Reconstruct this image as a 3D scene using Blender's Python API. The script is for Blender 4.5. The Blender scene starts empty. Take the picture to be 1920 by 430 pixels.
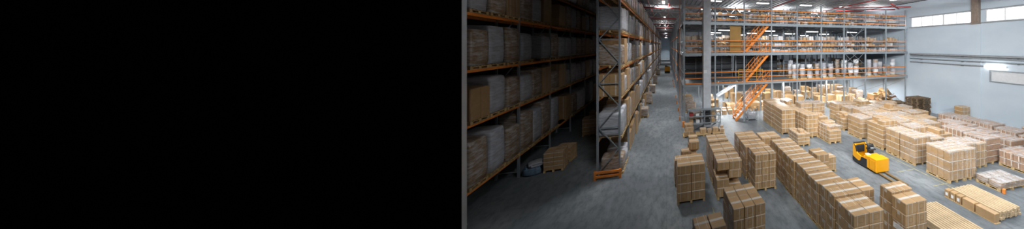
import bpy, bmesh, math, random
from mathutils import Vector, Matrix
R = random.Random(7)
S = bpy.context.scene
C = S.collection
PI = math.pi
H = 7.2
TH = math.radians(14.19)

# ------------------------------------------------------------------ materials
def newmat(name):
    m = bpy.data.materials.new(name); m.use_nodes = True
    nt = m.node_tree
    return m, nt, nt.nodes['Principled BSDF']

def ramp(nt, fac, stops):
    r = nt.nodes.new('ShaderNodeValToRGB')
    el = r.color_ramp.elements
    while len(el) < len(stops): el.new(0.5)
    for e, (p, c) in zip(el, stops):
        e.position = p; e.color = (c[0], c[1], c[2], 1)
    nt.links.new(fac, r.inputs['Fac'])
    return r.outputs['Color']

def noise(nt, scale, detail=4, stretch=(1,1,1), coord='Object', rough=.55):
    tc = nt.nodes.new('ShaderNodeTexCoord'); mp = nt.nodes.new('ShaderNodeMapping')
    mp.inputs['Scale'].default_value = stretch
    nt.links.new(tc.outputs[coord], mp.inputs['Vector'])
    n = nt.nodes.new('ShaderNodeTexNoise')
    n.inputs['Scale'].default_value = scale; n.inputs['Detail'].default_value = detail
    n.inputs['Roughness'].default_value = rough
    nt.links.new(mp.outputs['Vector'], n.inputs['Vector'])
    return n.outputs['Fac']

def mat(name, col, rough=.5, metal=0.0, var=.12, scale=6, bump=0.0, stretch=(1,1,1), rnd=0.0, spec=.5, coord='Object'):
    m, nt, b = newmat(name)
    n = noise(nt, scale, stretch=stretch, coord=coord)
    lo = [max(0, c*(1-var)) for c in col]; hi = [min(1, c*(1+var)) for c in col]
    c = ramp(nt, n, [(.3, lo), (.7, hi)])
    if rnd:
        oi = nt.nodes.new('ShaderNodeObjectInfo'); mr = nt.nodes.new('ShaderNodeMapRange')
        mr.inputs['To Min'].default_value = 1-rnd; mr.inputs['To Max'].default_value = 1+rnd
        nt.links.new(oi.outputs['Random'], mr.inputs['Value'])
        hs = nt.nodes.new('ShaderNodeHueSaturation')
        nt.links.new(mr.outputs['Result'], hs.inputs['Value']); nt.links.new(c, hs.inputs['Color'])
        c = hs.outputs['Color']
    nt.links.new(c, b.inputs['Base Color'])
    b.inputs['Roughness'].default_value = rough; b.inputs['Metallic'].default_value = metal
    b.inputs['Specular IOR Level'].default_value = spec
    if bump:
        bp = nt.nodes.new('ShaderNodeBump'); bp.inputs['Strength'].default_value = bump
        nt.links.new(n, bp.inputs['Height']); nt.links.new(bp.outputs['Normal'], b.inputs['Normal'])
    return m

def emis(name, col, st):
    m, nt, b = newmat(name)
    b.inputs['Base Color'].default_value = (.8,.8,.8,1)
    b.inputs['Emission Color'].default_value = (*col, 1); b.inputs['Emission Strength'].default_value = st
    return m

M = {}
M['line'] = mat('worn_yellow_line', (.36,.335,.19), .6, var=.35, scale=4)
M['card'] = mat('cardboard', (.47,.295,.142), .33, var=.10, scale=3, rnd=.13, bump=.03, spec=.8)
M['card2'] = mat('cardboard_red', (.40,.235,.135), .6, var=.22, scale=5, rnd=.1)
M['print'] = mat('box_print', (.33,.20,.10), .7)
M['tape'] = mat('tape', (.66,.60,.53), .25, var=.08, scale=14)
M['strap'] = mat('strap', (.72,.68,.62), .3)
M['label'] = mat('paper_label', (.9,.9,.9), .6, var=.03)
M['ink'] = mat('label_ink', (.12,.12,.13), .6)
M['wood'] = mat('pallet_wood', (.56,.39,.19), .75, var=.28, scale=5, stretch=(1,6,1), rnd=.1, bump=.1)
M['plank'] = mat('pale_timber', (.56,.42,.26), .7, var=.25, scale=4, stretch=(8,1,4), rnd=.06, bump=.1)
M['oldwood'] = mat('old_wood', (.17,.115,.065), .85, var=.5, scale=5, stretch=(1,4,1), bump=.2)
M['steel'] = mat('rack_steel', (.33,.375,.41), .42, metal=.25, var=.08, scale=3)
M['steeld'] = mat('dark_steel', (.10,.11,.12), .55, metal=.2, var=.15)
M['deck'] = mat('deck_steel', (.36,.38,.40), .55, metal=.3, var=.1)
M['orange'] = mat('orange_beam', (.86,.27,.045), .42, var=.10, scale=3)
M['yellow'] = mat('yellow_paint', (.80,.50,.04), .45, var=.1)
M['truck'] = mat('truck_orange', (.92,.40,.004), .35, var=.03, scale=2)
M['black'] = mat('black_plastic', (.025,.027,.03), .5, var=.2)
M['fork'] = mat('fork_steel', (.24,.16,.07), .5, metal=.3, var=.2)
M['rubber'] = mat('rubber', (.02,.02,.02), .8)
M['red'] = mat('red_pipe', (.42,.05,.045), .45, var=.15)
M['truss'] = mat('truss_paint', (.5,.51,.52), .5, var=.1)
M['roof'] = mat('roof_sheet', (.33,.34,.355), .5, var=.16, scale=1.2, stretch=(1,6,1))
M['wallp'] = None
M['column'] = mat('column_concrete', (.56,.59,.63), .7, var=.12, scale=2.5, bump=.08)
M['board'] = mat('ochre_board', (.42,.24,.07), .7, var=.12, scale=2)
M['white'] = mat('white_paint', (.78,.79,.80), .5, var=.06)
M['grey'] = mat('grey_plastic', (.30,.32,.34), .55, var=.1)
M['blue'] = mat('blue_film', (.16,.24,.33), .35, var=.4, scale=7)
M['brownsteel'] = mat('brown_steel', (.26,.20,.16), .6, var=.2)
M['lamp'] = emis('lamp_glow', (1,.98,.95), 9)
M['walllamp'] = emis('wall_lamp_glow', (1,.99,.97), 9)
M['pane'] = emis('daylit_pane', (.93,.97,1), 2.6)
M['window_pane_dull'] = mat('frosted_panel', (.66,.68,.70), .3, var=.05)

def wall_mat():
    m, nt, b = newmat('wall_panel')
    n = noise(nt, .35, 5, (1,1,1.6)); c = ramp(nt, n, [(.25,(.49,.575,.66)),(.75,(.60,.68,.75))])
    nt.links.new(c, b.inputs['Base Color']); b.inputs['Roughness'].default_value = .5
    n2 = noise(nt, 1.2, 3, (1,1,3)); bp = nt.nodes.new('ShaderNodeBump'); bp.inputs['Strength'].default_value = .12
    nt.links.new(n2, bp.inputs['Height']); nt.links.new(bp.outputs['Normal'], b.inputs['Normal'])
    return m
M['wallp'] = wall_mat()
M['leftdark'] = mat('left_darkness_black', (.0015,.0015,.0016), 1.0, var=.05, spec=0.0)  # near-black colour that stands for the darkness at the left
M['walld'] = mat('dark_wall', (.05,.052,.056), .8)

def floor_mat():
    m, nt, b = newmat('concrete_floor')
    a = noise(nt, .32, 7, (1,.55,1), rough=.62)
    c1 = ramp(nt, a, [(.3,(.125,.145,.16)),(.5,(.18,.202,.218)),(.7,(.33,.352,.365))])
    n2 = noise(nt, 2.6, 8, (1.6,.7,1), rough=.7)
    c2 = ramp(nt, n2, [(.34,(.58,.60,.61)),(.55,(1,1,1)),(.75,(1.0,1.0,1.0))])
    mx = nt.nodes.new('ShaderNodeMix'); mx.data_type = 'RGBA'; mx.blend_type = 'MULTIPLY'
    mx.inputs[0].default_value = 1.0
    nt.links.new(c1, mx.inputs[6]); nt.links.new(c2, mx.inputs[7])
    # slab joints every 6 m
    br = nt.nodes.new('ShaderNodeTexBrick'); tc = nt.nodes.new('ShaderNodeTexCoord')
    nt.links.new(tc.outputs['Object'], br.inputs['Vector'])
    br.offset = 0; br.inputs['Scale'].default_value = 1; br.inputs['Brick Width'].default_value = 6; br.inputs['Row Height'].default_value = 3
    br.inputs['Mortar Size'].default_value = .018; br.inputs['Mortar Smooth'].default_value = .3
    br.inputs['Color1'].default_value = (1,1,1,1); br.inputs['Color2'].default_value = (.93,.94,.95,1); br.inputs['Mortar'].default_value = (.82,.82,.83,1)
    m2 = nt.nodes.new('ShaderNodeMix'); m2.data_type = 'RGBA'; m2.blend_type = 'MULTIPLY'; m2.inputs[0].default_value = .9
    nt.links.new(mx.outputs[2], m2.inputs[6]); nt.links.new(br.outputs['Color'], m2.inputs[7])
    nt.links.new(m2.outputs[2], b.inputs['Base Color'])
    rr = ramp(nt, a, [(.3,(.38,.38,.38)),(.7,(.62,.62,.62))]); nt.links.new(rr, b.inputs['Roughness'])
    bp = nt.nodes.new('ShaderNodeBump'); bp.inputs['Strength'].default_value = .05
    nt.links.new(n2, bp.inputs['Height']); nt.links.new(bp.outputs['Normal'], b.inputs['Normal'])
    return m
M['floor'] = floor_mat()

def wrap_mat(name, film, under, lo=.38, hi=.6, stretch=(1,1,5), scale=2.4, rnd=.12):
    """plastic wound goods: bands of white film over what shows through"""
    m, nt, b = newmat(name)
    n = noise(nt, scale, 6, stretch, rough=.65)
    c = ramp(nt, n, [(lo, under), (hi, film)])
    oi = nt.nodes.new('ShaderNodeObjectInfo'); mr = nt.nodes.new('ShaderNodeMapRange')
    mr.inputs['To Min'].default_value = 1-rnd; mr.inputs['To Max'].default_value = 1+rnd
    nt.links.new(oi.outputs['Random'], mr.inputs['Value'])
    hs = nt.nodes.new('ShaderNodeHueSaturation'); nt.links.new(mr.outputs['Result'], hs.inputs['Value']); nt.links.new(c, hs.inputs['Color'])
    nt.links.new(hs.outputs['Color'], b.inputs['Base Color'])
    b.inputs['Roughness'].default_value = .3
    bp = nt.nodes.new('ShaderNodeBump'); bp.inputs['Strength'].default_value = .35; bp.inputs['Distance'].default_value = .05
    nt.links.new(n, bp.inputs['Height']); nt.links.new(bp.outputs['Normal'], b.inputs['Normal'])
    return m
M['wrapw'] = wrap_mat('white_film_goods', (.58,.60,.66), (.33,.32,.33), .3, .6)
M['wrapb'] = wrap_mat('film_over_brown_goods', (.58,.56,.56), (.30,.19,.10), .42, .64)
M['wrapr'] = wrap_mat('film_over_reddish_packs', (.60,.52,.46), (.37,.215,.125), .50, .74, (.6,2.2,3.5), 3)

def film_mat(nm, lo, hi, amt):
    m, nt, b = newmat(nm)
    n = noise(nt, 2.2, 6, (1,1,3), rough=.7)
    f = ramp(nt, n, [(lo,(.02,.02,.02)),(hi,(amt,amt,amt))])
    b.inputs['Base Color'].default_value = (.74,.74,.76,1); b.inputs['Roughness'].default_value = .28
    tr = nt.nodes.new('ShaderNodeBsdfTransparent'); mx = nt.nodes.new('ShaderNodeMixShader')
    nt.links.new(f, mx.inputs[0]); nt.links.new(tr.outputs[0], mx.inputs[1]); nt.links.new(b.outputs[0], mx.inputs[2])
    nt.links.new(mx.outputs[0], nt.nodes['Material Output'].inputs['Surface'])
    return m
M['film'] = film_mat('film_top_sheet_glare', .36, .66, .62)  # denser white than the sides: glare from above painted into the top film
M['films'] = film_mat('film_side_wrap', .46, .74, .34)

# ------------------------------------------------------------------ mesh builder
class MB:
    def __init__(s): s.v = []; s.f = []; s.mi = []; s.mats = []; s.sm = []
    def idx(s, m):
        if m not in s.mats: s.mats.append(m)
        return s.mats.index(m)
    def add(s, vs, fs, m, mtx=None, smooth=False):
        o = len(s.v); k = s.idx(m)
        for p in vs:
            p = Vector(p)
            if mtx is not None: p = mtx @ p
            s.v.append(tuple(p))
        for f in fs: s.f.append([i+o for i in f]); s.mi.append(k); s.sm.append(smooth)
        return s
    def box(s, x0, x1, y0, y1, z0, z1, m, mtx=None):
        vs = [(x0,y0,z0),(x1,y0,z0),(x1,y1,z0),(x0,y1,z0),(x0,y0,z1),(x1,y0,z1),(x1,y1,z1),(x0,y1,z1)]
        fs = [(0,3,2,1),(4,5,6,7),(0,1,5,4),(1,2,6,5),(2,3,7,6),(3,0,4,7)]
        return s.add(vs, fs, m, mtx)
    def bbox(s, x0, x1, y0, y1, z0, z1, m, b=.01, mtx=None):
        """box with chamfered edges"""
        cx, cy, cz = (x0+x1)/2, (y0+y1)/2, (z0+z1)/2; hx, hy, hz = (x1-x0)/2, (y1-y0)/2, (z1-z0)/2
        vs = []; ix = {}
        for sx in (-1,1):
            for sy in (-1,1):
                for sz in (-1,1):
                    for a in range(3):
                        p = [sx*(hx-b), sy*(hy-b), sz*(hz-b)]
                        p[a] = (sx*hx, sy*hy, sz*hz)[a]
                        ix[(sx,sy,sz,a)] = len(vs); vs.append((cx+p[0], cy+p[1], cz+p[2]))
        fs = []
        for a in range(3):
            o1, o2 = (a+1)%3, (a+2)%3
            for sg in (-1,1):
                q = []
                for (p, r) in ((-1,-1),(1,-1),(1,1),(-1,1)):
                    k = [0,0,0]; k[a] = sg; k[o1] = p; k[o2] = r; q.append(ix[(*k, a)])
                fs.append(q if sg > 0 else q[::-1])
        for a in range(3):
            o1, o2 = (a+1)%3, (a+2)%3
            for p in (-1,1):
                for r in (-1,1):
                    k0 = [0,0,0]; k1 = [0,0,0]
                    k0[a] = -1; k1[a] = 1; k0[o1] = k1[o1] = p; k0[o2] = k1[o2] = r
                    q = [ix[(*k0,o1)], ix[(*k1,o1)], ix[(*k1,o2)], ix[(*k0,o2)]]
                    fs.append(q if p*r < 0 else q[::-1])
        for sx in (-1,1):
            for sy in (-1,1):
                for sz in (-1,1):
                    q = [ix[(sx,sy,sz,a)] for a in range(3)]
                    fs.append(q if sx*sy*sz > 0 else q[::-1])
        return s.add(vs, fs, m, mtx)
    def bar(s, p, q, w, m, h=None):
        """rectangular bar from p to q"""
        p = Vector(p); q = Vector(q); d = q-p; L = d.length
        if L < 1e-6: return s
        h = h or w
        up = Vector((0,0,1)) if abs(d.normalized().z) < .99 else Vector((0,1,0))
        x = d.normalized(); y = up.cross(x).normalized(); z = x.cross(y)
        mt = Matrix((( x.x,y.x,z.x,p.x),(x.y,y.y,z.y,p.y),(x.z,y.z,z.z,p.z),(0,0,0,1)))
        return s.box(0, L, -w/2, w/2, -h/2, h/2, m, mt)
    def tube(s, p, q, r, m, n=8, r2=None):
        p = Vector(p); q = Vector(q); d = q-p; L = d.length; r2 = r if r2 is None else r2
        up = Vector((0,0,1)) if abs(d.normalized().z) < .99 else Vector((0,1,0))
        x = d.normalized(); y = up.cross(x).normalized(); z = x.cross(y)
        vs = []
        for (c, rr) in ((p, r), (q, r2)):
            for i in range(n):
                a = 2*PI*i/n; vs.append(tuple(c + y*math.cos(a)*rr + z*math.sin(a)*rr))
        fs = [(i, (i+1)%n, n+(i+1)%n, n+i) for i in range(n)]
        s.add(vs, fs, m, None, True)
        s.add(vs[:n], [tuple(range(n))[::-1]], m); s.add(vs[n:], [tuple(range(n))], m)
        return s
    def prism(s, prof, x0, x1, m):
        """profile of (y, z) points, counter-clockwise seen from +x, extruded along x"""
        n = len(prof)
        vs = [(x0,y,z) for y,z in prof] + [(x1,y,z) for y,z in prof]
        fs = [tuple(range(n))[::-1], tuple(range(n, 2*n))] + [(i, (i+1)%n, n+(i+1)%n, n+i) for i in range(n)]
        return s.add(vs, fs, m)
    def mesh(s, name):
        me = bpy.data.meshes.new(name); me.from_pydata(s.v, [], s.f)
        for m in s.mats: me.materials.append(m)
        me.polygons.foreach_set('material_index', s.mi)
        me.polygons.foreach_set('use_smooth', s.sm)
        me.update(); return me

def ob(name, me, parent=None, loc=(0,0,0), rz=0):
    if isinstance(me, MB): me = me.mesh(name)
    o = bpy.data.objects.new(name, me); C.objects.link(o)
    o.location = loc; o.rotation_euler = (0,0,rz)
    if parent: o.parent = parent
    return o
def tag(o, label=None, cat=None, group=None, kind=None):
    if label: o['label'] = label
    if cat: o['category'] = cat
    if group: o['group'] = group
    if kind: o['kind'] = kind
    return o
def thing(name, label, cat, loc=(0,0,0), rz=0, group=None):
    return tag(ob(name, None, None, loc, rz), label, cat, group)
def struct(name, mb, label=None):
    o = ob(name, mb); o['kind'] = 'structure'
    if label: o['label'] = label
    return o
ORD = ['first','second','third','fourth','fifth','sixth','seventh','eighth','ninth','tenth','eleventh','twelfth','thirteenth','fourteenth','fifteenth','sixteenth','seventeenth','eighteenth','nineteenth','twentieth']

# ------------------------------------------------------------------ the room
XL, XR, YB, YF, ZC = -10.2, 27.4, -4.0, 128.0, 12.1
struct('floor', MB().box(XL, XR, YB, YF, -.2, 0, M['floor']), 'grey concrete warehouse floor')
struct('wall_side', MB().box(XL-.2, XL, YB, YF, 0, ZC, M['walld']))
struct('wall_added_black', MB().box(-2.42, -2.30, YB, 3.32, 0, ZC, M['leftdark']), 'added black wall standing in for darkness at the left of the view')  # added wall, its black stands in for unlit space
struct('wall_rear', MB().box(XL, XR, YB-.2, YB, 0, ZC, M['walld']))
struct('wall_far', MB().box(XL, 3.4, YF, YF+.2, 0, ZC, M['wallp']))
struct('wall_partition', MB().box(3.4, XR, 44, 44.2, 0, ZC, M['wallp']).box(3.4, 3.6, 44.2, YF, 0, ZC, M['wallp']))
# right wall with two window bands (openings at z 9.3 .. 10.3)
WZ0, WZ1 = 9.28, 10.36
def yat(px):          # depth along the right wall seen at a column of the frame
    zc = 430*XR/(.969*(px-1250)); return (zc - XR*.2451)/.9695
bands = [(yat(1826), yat(1709)), (yat(2060), yat(1849))]
wr = MB()
wr.box(XR, XR+.25, YB, 44, 0, WZ0, M['wallp']); wr.box(XR, XR+.25, YB, 44, WZ1, ZC, M['wallp'])
ys = [YB, bands[1][0], bands[1][1], bands[0][0], bands[0][1], 44]
for a, b in ((0,1),(2,3),(4,5)): wr.box(XR, XR+.25, ys[a], ys[b], WZ0, WZ1, M['wallp'])
struct('wall_right', wr)
for k, (y0, y1) in enumerate(bands):
    fr = MB(); pn = MB(); n = 5
    fr.box(XR-.03, XR+.06, y0, y1, WZ0, WZ0+.07, M['white']); fr.box(XR-.03, XR+.06, y0, y1, WZ1-.07, WZ1, M['white'])
    cuts = [yat(p) for p in ((1826,1794.5,1769.5,1749,1729,1709) if k == 0 else (2060,2010,1960,1922,1885.5,1849))]
    for j, c in enumerate(cuts):
        w = .16 if j == 2 and k == 0 else .07
        c2 = min(max(c, y0+.05), y1-.05)
        fr.box(XR-.03, XR+.06, c2-w/2, c2+w/2, WZ0+.07, WZ1-.07, M['white'])
    w_ = ob('window_%d' % (k+1), fr); w_['kind'] = 'structure'
    pn.box(XR+.08, XR+.10, y0, y1, WZ0, WZ1, M['pane'])
    ob('window_pane', pn, w_)
# pilasters and brown steel column heads
y_p = yat(1832)
struct('trim_1', MB().box(XR-.05, XR, y_p-.28, y_p+.28, 0, 9.2, M['wallp']))
struct('trim_2', MB().box(XR-.32, XR, y_p-.26, y_p+.26, 9.2, ZC, M['brownsteel']).box(XR-.36, XR, y_p-.3, y_p+.3, 9.15, 9.25, M['brownsteel']))
struct('trim_3', MB().box(XR-.05, XR, YB, 20.6, WZ1+.01, WZ1+.09, M['grey']).box(XR-.09, XR, YB, 20.6, WZ0-.1, WZ0-.01, M['grey']))
# long wall ducts and pipes
def wallpipe(name, z, r, lab, mt='grey', y0=YB, y1=20.4, off=.18):
    p = MB().tube((XR-off, y0, z), (XR-off, y1, z), r, M[mt], 10)
    t = thing(name, lab, 'pipe', (0,0,0)); ob('pipe_run', p, t)
    for k in range(5):
        yy = y1-1.2-k*3.6
        if yy > y0: ob('bracket', MB().box(XR-off-r-.02, XR-.0, yy-.03, yy+.03, z-r-.04, z-r, M['steeld']), t)
    return t
wallpipe('wall_duct', 6.22, .10, 'thick dark grey pipe running along the white wall below the windows', 'grey')
wallpipe('heating_pipe', 5.72, .055, 'thin pale pipe on the white wall, between the two thicker ones', 'steel')
wallpipe('cable_conduit', 5.34, .06, 'lowest grey pipe on the white wall, ending at the wall lamp', 'grey', y0=yat(1850))
t = thing('cable_tray', 'flat grey ledge on the white wall directly under the thick pipe', 'cable tray')
ob('tray_body', MB().box(XR-.20, XR-.055, YB, 20.4, 5.96, 6.02, M['steel']).box(XR-.18, XR-.15, YB, 20.4, 5.96, 6.08, M['steel']), t)
# wall lamp and the door panel below it
ya, yb_ = yat(1889), yat(1847)
t = thing('wall_lamp', 'long glowing strip lamp on the white wall at the upper right', 'lamp')
ob('housing', MB().bbox(XR-.12, XR, ya, yb_, 5.28, 5.42, M['white'], .02), t)
ob('diffuser', MB().bbox(XR-.24, XR-.12, ya+.03, yb_-.03, 5.22, 5.44, M['walllamp'], .04), t)
yd0, yd1 = yat(2010), yat(1857)
d = MB().box(XR-.10, XR, yd0, yd1, 4.95, 5.05, M['steel']).box(XR-.10, XR, yd1-.1, yd1, 4.1, 4.95, M['steel']).box(XR-.10, XR, yd0, yd0+.1, 4.1, 4.95, M['steel']).box(XR-.10, XR, yd0, yd1, 4.02, 4.1, M['steel'])
t = ob('door_1', d); t['kind'] = 'structure'
ob('door_leaf', MB().box(XR-.05, XR-.01, yd0+.1, yd1-.1, 4.1, 4.95, M['window_pane_dull']), t)

# ceiling: trapezoid sheet, trusses, sprinkler pipes
cb = MB(); cb.box(XL, XR, YB, YF, ZC+.08, ZC+.2, M['roof'])
x = XL
while x < XR-.4:
    cb.box(x, x+.25, YB, YF, ZC, ZC+.08, M['roof']); x += .5
struct('ceiling', cb)
def truss(y, x0=XL, x1=XR, lab=None):
    b = MB(); zt, zb = ZC-.1, ZC-1.0
    b.bar((x0,y,zt),(x1,y,zt),.12,M['truss']); b.bar((x0,y,zb),(x1,y,zb),.1,M['truss'])
    n = int((x1-x0)/1.6)
    for i in range(n):
        a = x0+(x1-x0)*i/n; c = x0+(x1-x0)*(i+.5)/n; e = x0+(x1-x0)*(i+1)/n
        b.bar((a,y,zb),(c,y,zt),.07,M['truss']); b.bar((c,y,zt),(e,y,zb),.07,M['truss'])
    o = ob('roof_truss', b); tag(o, lab, None, None, 'structure')
for k in range(3): truss(28.0+6*k)
truss(11.0)
for k in range(12): truss(44.6+7*k, XL, 3.3)
for k, xx in enumerate((-1.9, 4.1, 12.4, 20.3)):
    b = MB(); b.tube((xx, 14, ZC-.35), (xx, 43.8, ZC-.35), .05, M['red'])
    tag(ob('sprinkler_pipe', b), 'red sprinkler pipe under the roof, ' + ('over the aisle' if k == 0 else ORD[k-1]+' from the concrete column'), 'pipe', 'red sprinkler pipes')
for k in range(10):
    y = 24+9*k; b = MB()
    b.tube((-2.2, y, ZC-1.15), (1.3, y, ZC-1.15), .07, M['red']); b.tube((.2, y, ZC-1.15), (.2, y, ZC+.08), .03, M['red'])
    tag(ob('sprinkler_branch', b), 'dark red cross pipe over the aisle, %s from the camera end' % ORD[k], 'pipe', 'red cross pipes over the aisle')
b = MB()
for (xa, ya_, xb2, yb2) in ((19,23,27,20.2),(21,25,27.2,22.2),(23,19.2,27.3,21.8)):
    b.bar((xa,ya_,ZC-.5),(xb2,yb2,ZC-.5),.16,M['red'],.1)
tag(ob('roof_brace', b), 'red steel roof bracing in the corner above the white wall', 'roof brace')

# ------------------------------------------------------------------ lamps
def lampmesh():
    return MB().bbox(-.14,.14,-.75,.75,.05,.14,M['white'],.02).mesh('housing'), MB().bbox(-.11,.11,-.72,.72,0,.05,M['lamp'],.015).mesh('diffuser')
LH, LD = lampmesh()
def ceiling_light(x, y, z, label, group, energy=0, size=(2.5,2.5), spread=120, rz=0):
    t = thing('ceiling_light', label, 'lamp', (x,y,z), rz, group)
    ob('housing', LH, t); ob('diffuser', LD, t)
    ob('hanger', MB().box(-.01,.01,-.5,-.48,.14,.14+max(.05, min(1.0, ZC-z-.15)),M['steeld']), t)
    if energy:
        l = bpy.data.lights.new('lamp_light', 'AREA'); l.shape = 'RECTANGLE'; l.size, l.size_y = size; l.energy = energy
        l.spread = math.radians(spread); l.color = (.97,.985,1)
        o = bpy.data.objects.new('lamp_light', l); C.objects.link(o); o.location = (x,y,z-.06); o.rotation_euler = (0,0,rz)
    return t
rows = ['hall row nearest the wall','second hall row from the wall','hall row nearest the racks']
EN = 72
for i, x in enumerate((9.5, 14.5, 20.0)):
    for j, y in enumerate((5.0, 10.5, 16.0)):
        ceiling_light(x, y, 11.3, 'strip lamp hanging under the roof over the open floor, %s column, %s row' % (ORD[i], ORD[j]), 'strip lamps over the open floor', EN*(1.1,1.0,.95)[i], (1.6,1.6), 86)
for i, x in enumerate((5.0, 10.5, 16.0, 21.5)):
    for j, y in enumerate((24.0, 30.0, 36.0)):
        ceiling_light(x, y, 11.9, 'strip lamp above the top platform, %s column from the stairs, %s row back' % (ORD[i], ORD[j]), 'strip lamps above the top platform', 70 if j < 2 else 50, (1.5,1.5), 140, PI/2)
for i, x in enumerate((6.0, 11.0, 16.5, 22.0)):
    for j, y in enumerate((23.5, 28.5, 33.5)):
        ceiling_light(x, y, 8.75, 'strip lamp beneath the top platform, %s column, %s row back' % (ORD[i], ORD[j]), 'strip lamps beneath the top platform', 48, (1.4,.6), 150, PI/2)
for i, x in enumerate((6.5, 12.5, 18.5, 24.0)):
    for j, y in enumerate((23.2, 29.0)):
        ceiling_light(x, y, 3.3, 'strip lamp beneath the lowest platform, %s column, %s row back' % (ORD[i], ORD[j]), 'strip lamps beneath the lowest platform', 300, (1.5,1.0), 160, PI/2)
for j in range(8):
    ceiling_light(-.3, (15,24,37,50,63,80,100,122)[j], 11.5, 'small strip lamp over the long aisle, %s from the camera end' % ORD[j], 'strip lamps over the long aisle', (165,230,240,200,200,200,250,450)[j], (1.2,1.2), 84)
FL_H = MB().bbox(-.35,.35,-.22,.22,.02,.16,M['steeld'],.02).mesh('housing'); FL_D = MB().bbox(-.32,.32,-.19,.19,-.01,.02,M['lamp'],.005).mesh('diffuser')
for k, (x, y, tx, ty, e) in enumerate(((2.2,1.5,14,15,380),(5.5,-1.5,17,14,430),(10.5,-2.5,22,15,540),(3.6,9.5,17,20,430),(7.5,6.5,25,20,560),(-.6,7.0,-2.9,14.5,30))):  # unseen lamps added as fill for carton faces, wall and rack end
    z = 11.2; d = Vector((tx-x, ty-y, 2.5-z))
    t = thing('fill_lamp', 'unseen fill lamp added under the roof, %s from the racks' % ORD[k], 'lamp', (x,y,z), 0, 'added fill lamps under the roof')
    q = (-d).to_track_quat('Z','Y'); t.rotation_mode = 'QUATERNION'; t.rotation_quaternion = q
    ob('housing', FL_H, t); ob('diffuser', FL_D, t)
    l = bpy.data.lights.new('lamp_light', 'AREA'); l.shape = 'RECTANGLE'; l.size, l.size_y = 1.8, 1.2; l.energy = e; l.spread = math.radians(60 if k == 5 else 105); l.color = (.95,.98,1)
    o = bpy.data.objects.new('lamp_light', l); C.objects.link(o); o.rotation_mode = 'QUATERNION'; o.rotation_quaternion = q; o.location = Vector((x,y,z)) + d.normalized()*.08
for k, (x, y) in enumerate(((8,27),(14,27),(20,27),(24.5,23),(23,17),(-1.2,30),(-1.2,50),(-1.2,75),(-1.2,100))):  # upward lights without fixtures, added to brighten the roof
    l = bpy.data.lights.new('roof_fill_light', 'AREA'); l.shape = 'RECTANGLE'; l.size, l.size_y = 1.4, 1.4; l.energy = 140 if x > 0 else 75
    o = bpy.data.objects.new('roof_fill_light', l); C.objects.link(o); o.location = (x+.7,y+.7,11.2); o.rotation_euler = (PI,0,0)
# daylight that comes in through the two window bands
for k, (y0, y1) in enumerate(bands):
    l = bpy.data.lights.new('daylight', 'AREA'); l.shape = 'RECTANGLE'; l.size = y1-y0; l.size_y = WZ1-WZ0
    l.energy = 45; l.color = (.9,.96,1); l.spread = math.radians(80)
    o = bpy.data.objects.new('daylight', l); C.objects.link(o); o.location = (XR-.06, (y0+y1)/2, (WZ0+WZ1)/2); o.rotation_euler = (0, PI/2, 0)
    o.rotation_euler = (PI/2-.8, 0, PI/2)

# ------------------------------------------------------------------ pallets and cartons
_pc = {}
def pallet_mesh(w, d, mt='wood'):
    k = (round(w,2), round(d,2), mt)
    if k not in _pc:
        b = MB(); m = M[mt]
        n = max(5, int(d/.16))
        for i in range(n):
            y = -d/2 + (d-.1)*i/(n-1); b.box(-w/2, w/2, y, y+.1, .122, .144, m)
        for xx in (-w/2, -.05, w/2-.1):
            b.box(xx, xx+.1, -d/2, d/2, .1, .122, m); b.box(xx, xx+.1, -d/2, d/2, 0, .022, m)
            for yy in (-d/2, -.07, d/2-.14): b.box(xx, xx+.1, yy, yy+.14, .022, .1, m)
        _pc[k] = b.mesh('wooden_pallet')
    return _pc[k]
PZ = .145
_cc = {}
def carton_mesh(w, d, h, v=0):
    k = ('c', round(w,2), round(d,2), round(h,2), v)
    if k not in _cc:
        b = MB(); b.bbox(-w/2, w/2, -d/2, d/2, 0, h, M['card'], .013)
        e = .0015
        if v != 3:        # printed frame on the near face and the left face
            fw, fh = w*.36, h*.42; x0 = -w*.02 if v == 1 else -w*.2; z0 = h*.30
            for (a0,a1,c0,c1) in ((x0,x0+fw,z0,z0+.012),(x0,x0+fw,z0+fh,z0+fh+.012),(x0,x0+.012,z0,z0+fh),(x0+fw-.012,x0+fw,z0,z0+fh)):
                b.box(a0, a1, -d/2-e, -d/2, c0, c1, M['print'])
                b.box(-w/2-e, -w/2, a0*d/w, a1*d/w, c0, c1, M['print'])
        _cc[k] = b.mesh('carton')
    return _cc[k]
def strap_mesh(w, d, h, v=0):
    k = ('s', round(w,2), round(d,2), round(h,2), v)
    if k not in _cc:
        b = MB(); e = .003
        # wide tape over the top along x, down both ends
        tw = .045; 
        b.box(-w/2+.004, w/2-.004, -tw, tw, h-.001, h+e, M['tape'])
        b.box(-w/2-e, -w/2+.001, -tw, tw, h*.66, h-.008, M['tape']); b.box(w/2-.001, w/2+e, -tw, tw, h*.66, h-.008, M['tape'])
        b.box(-w/2-e+.001, -w/2+.001, -d/2+.014, d/2-.014, h-.028, h-.014, M['strap']); b.box(-w/2+.014, w/2-.014, -d/2-e+.001, -d/2+.001, h-.028, h-.014, M['strap'])  # pale strips along the upper edges of the left and near faces
        # narrow white straps round the carton
        xs = ((-w*.27, w*.27), (-w*.24, w*.3), (w*.05,), (-w*.3, w*.1))[v]
        for xx in xs:
            t = .006
            b.box(xx-t, xx+t, -d/2-e, -d/2+.001, .005, h-.006, M['strap'])
            if v == 1: b.box(xx-t, xx+t, -d/2+.002, d/2-.002, h-.001, h+e+.001, M['strap'])
        for yy in ((-d*.25,) if v in (0,2) else (d*.2,)):
            t = .007
            b.box(-w/2-e, -w/2+.001, yy-t, yy+t, .005, h-.006, M['strap'])
        _cc[k] = b.mesh('strapping')
    return _cc[k]
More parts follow.
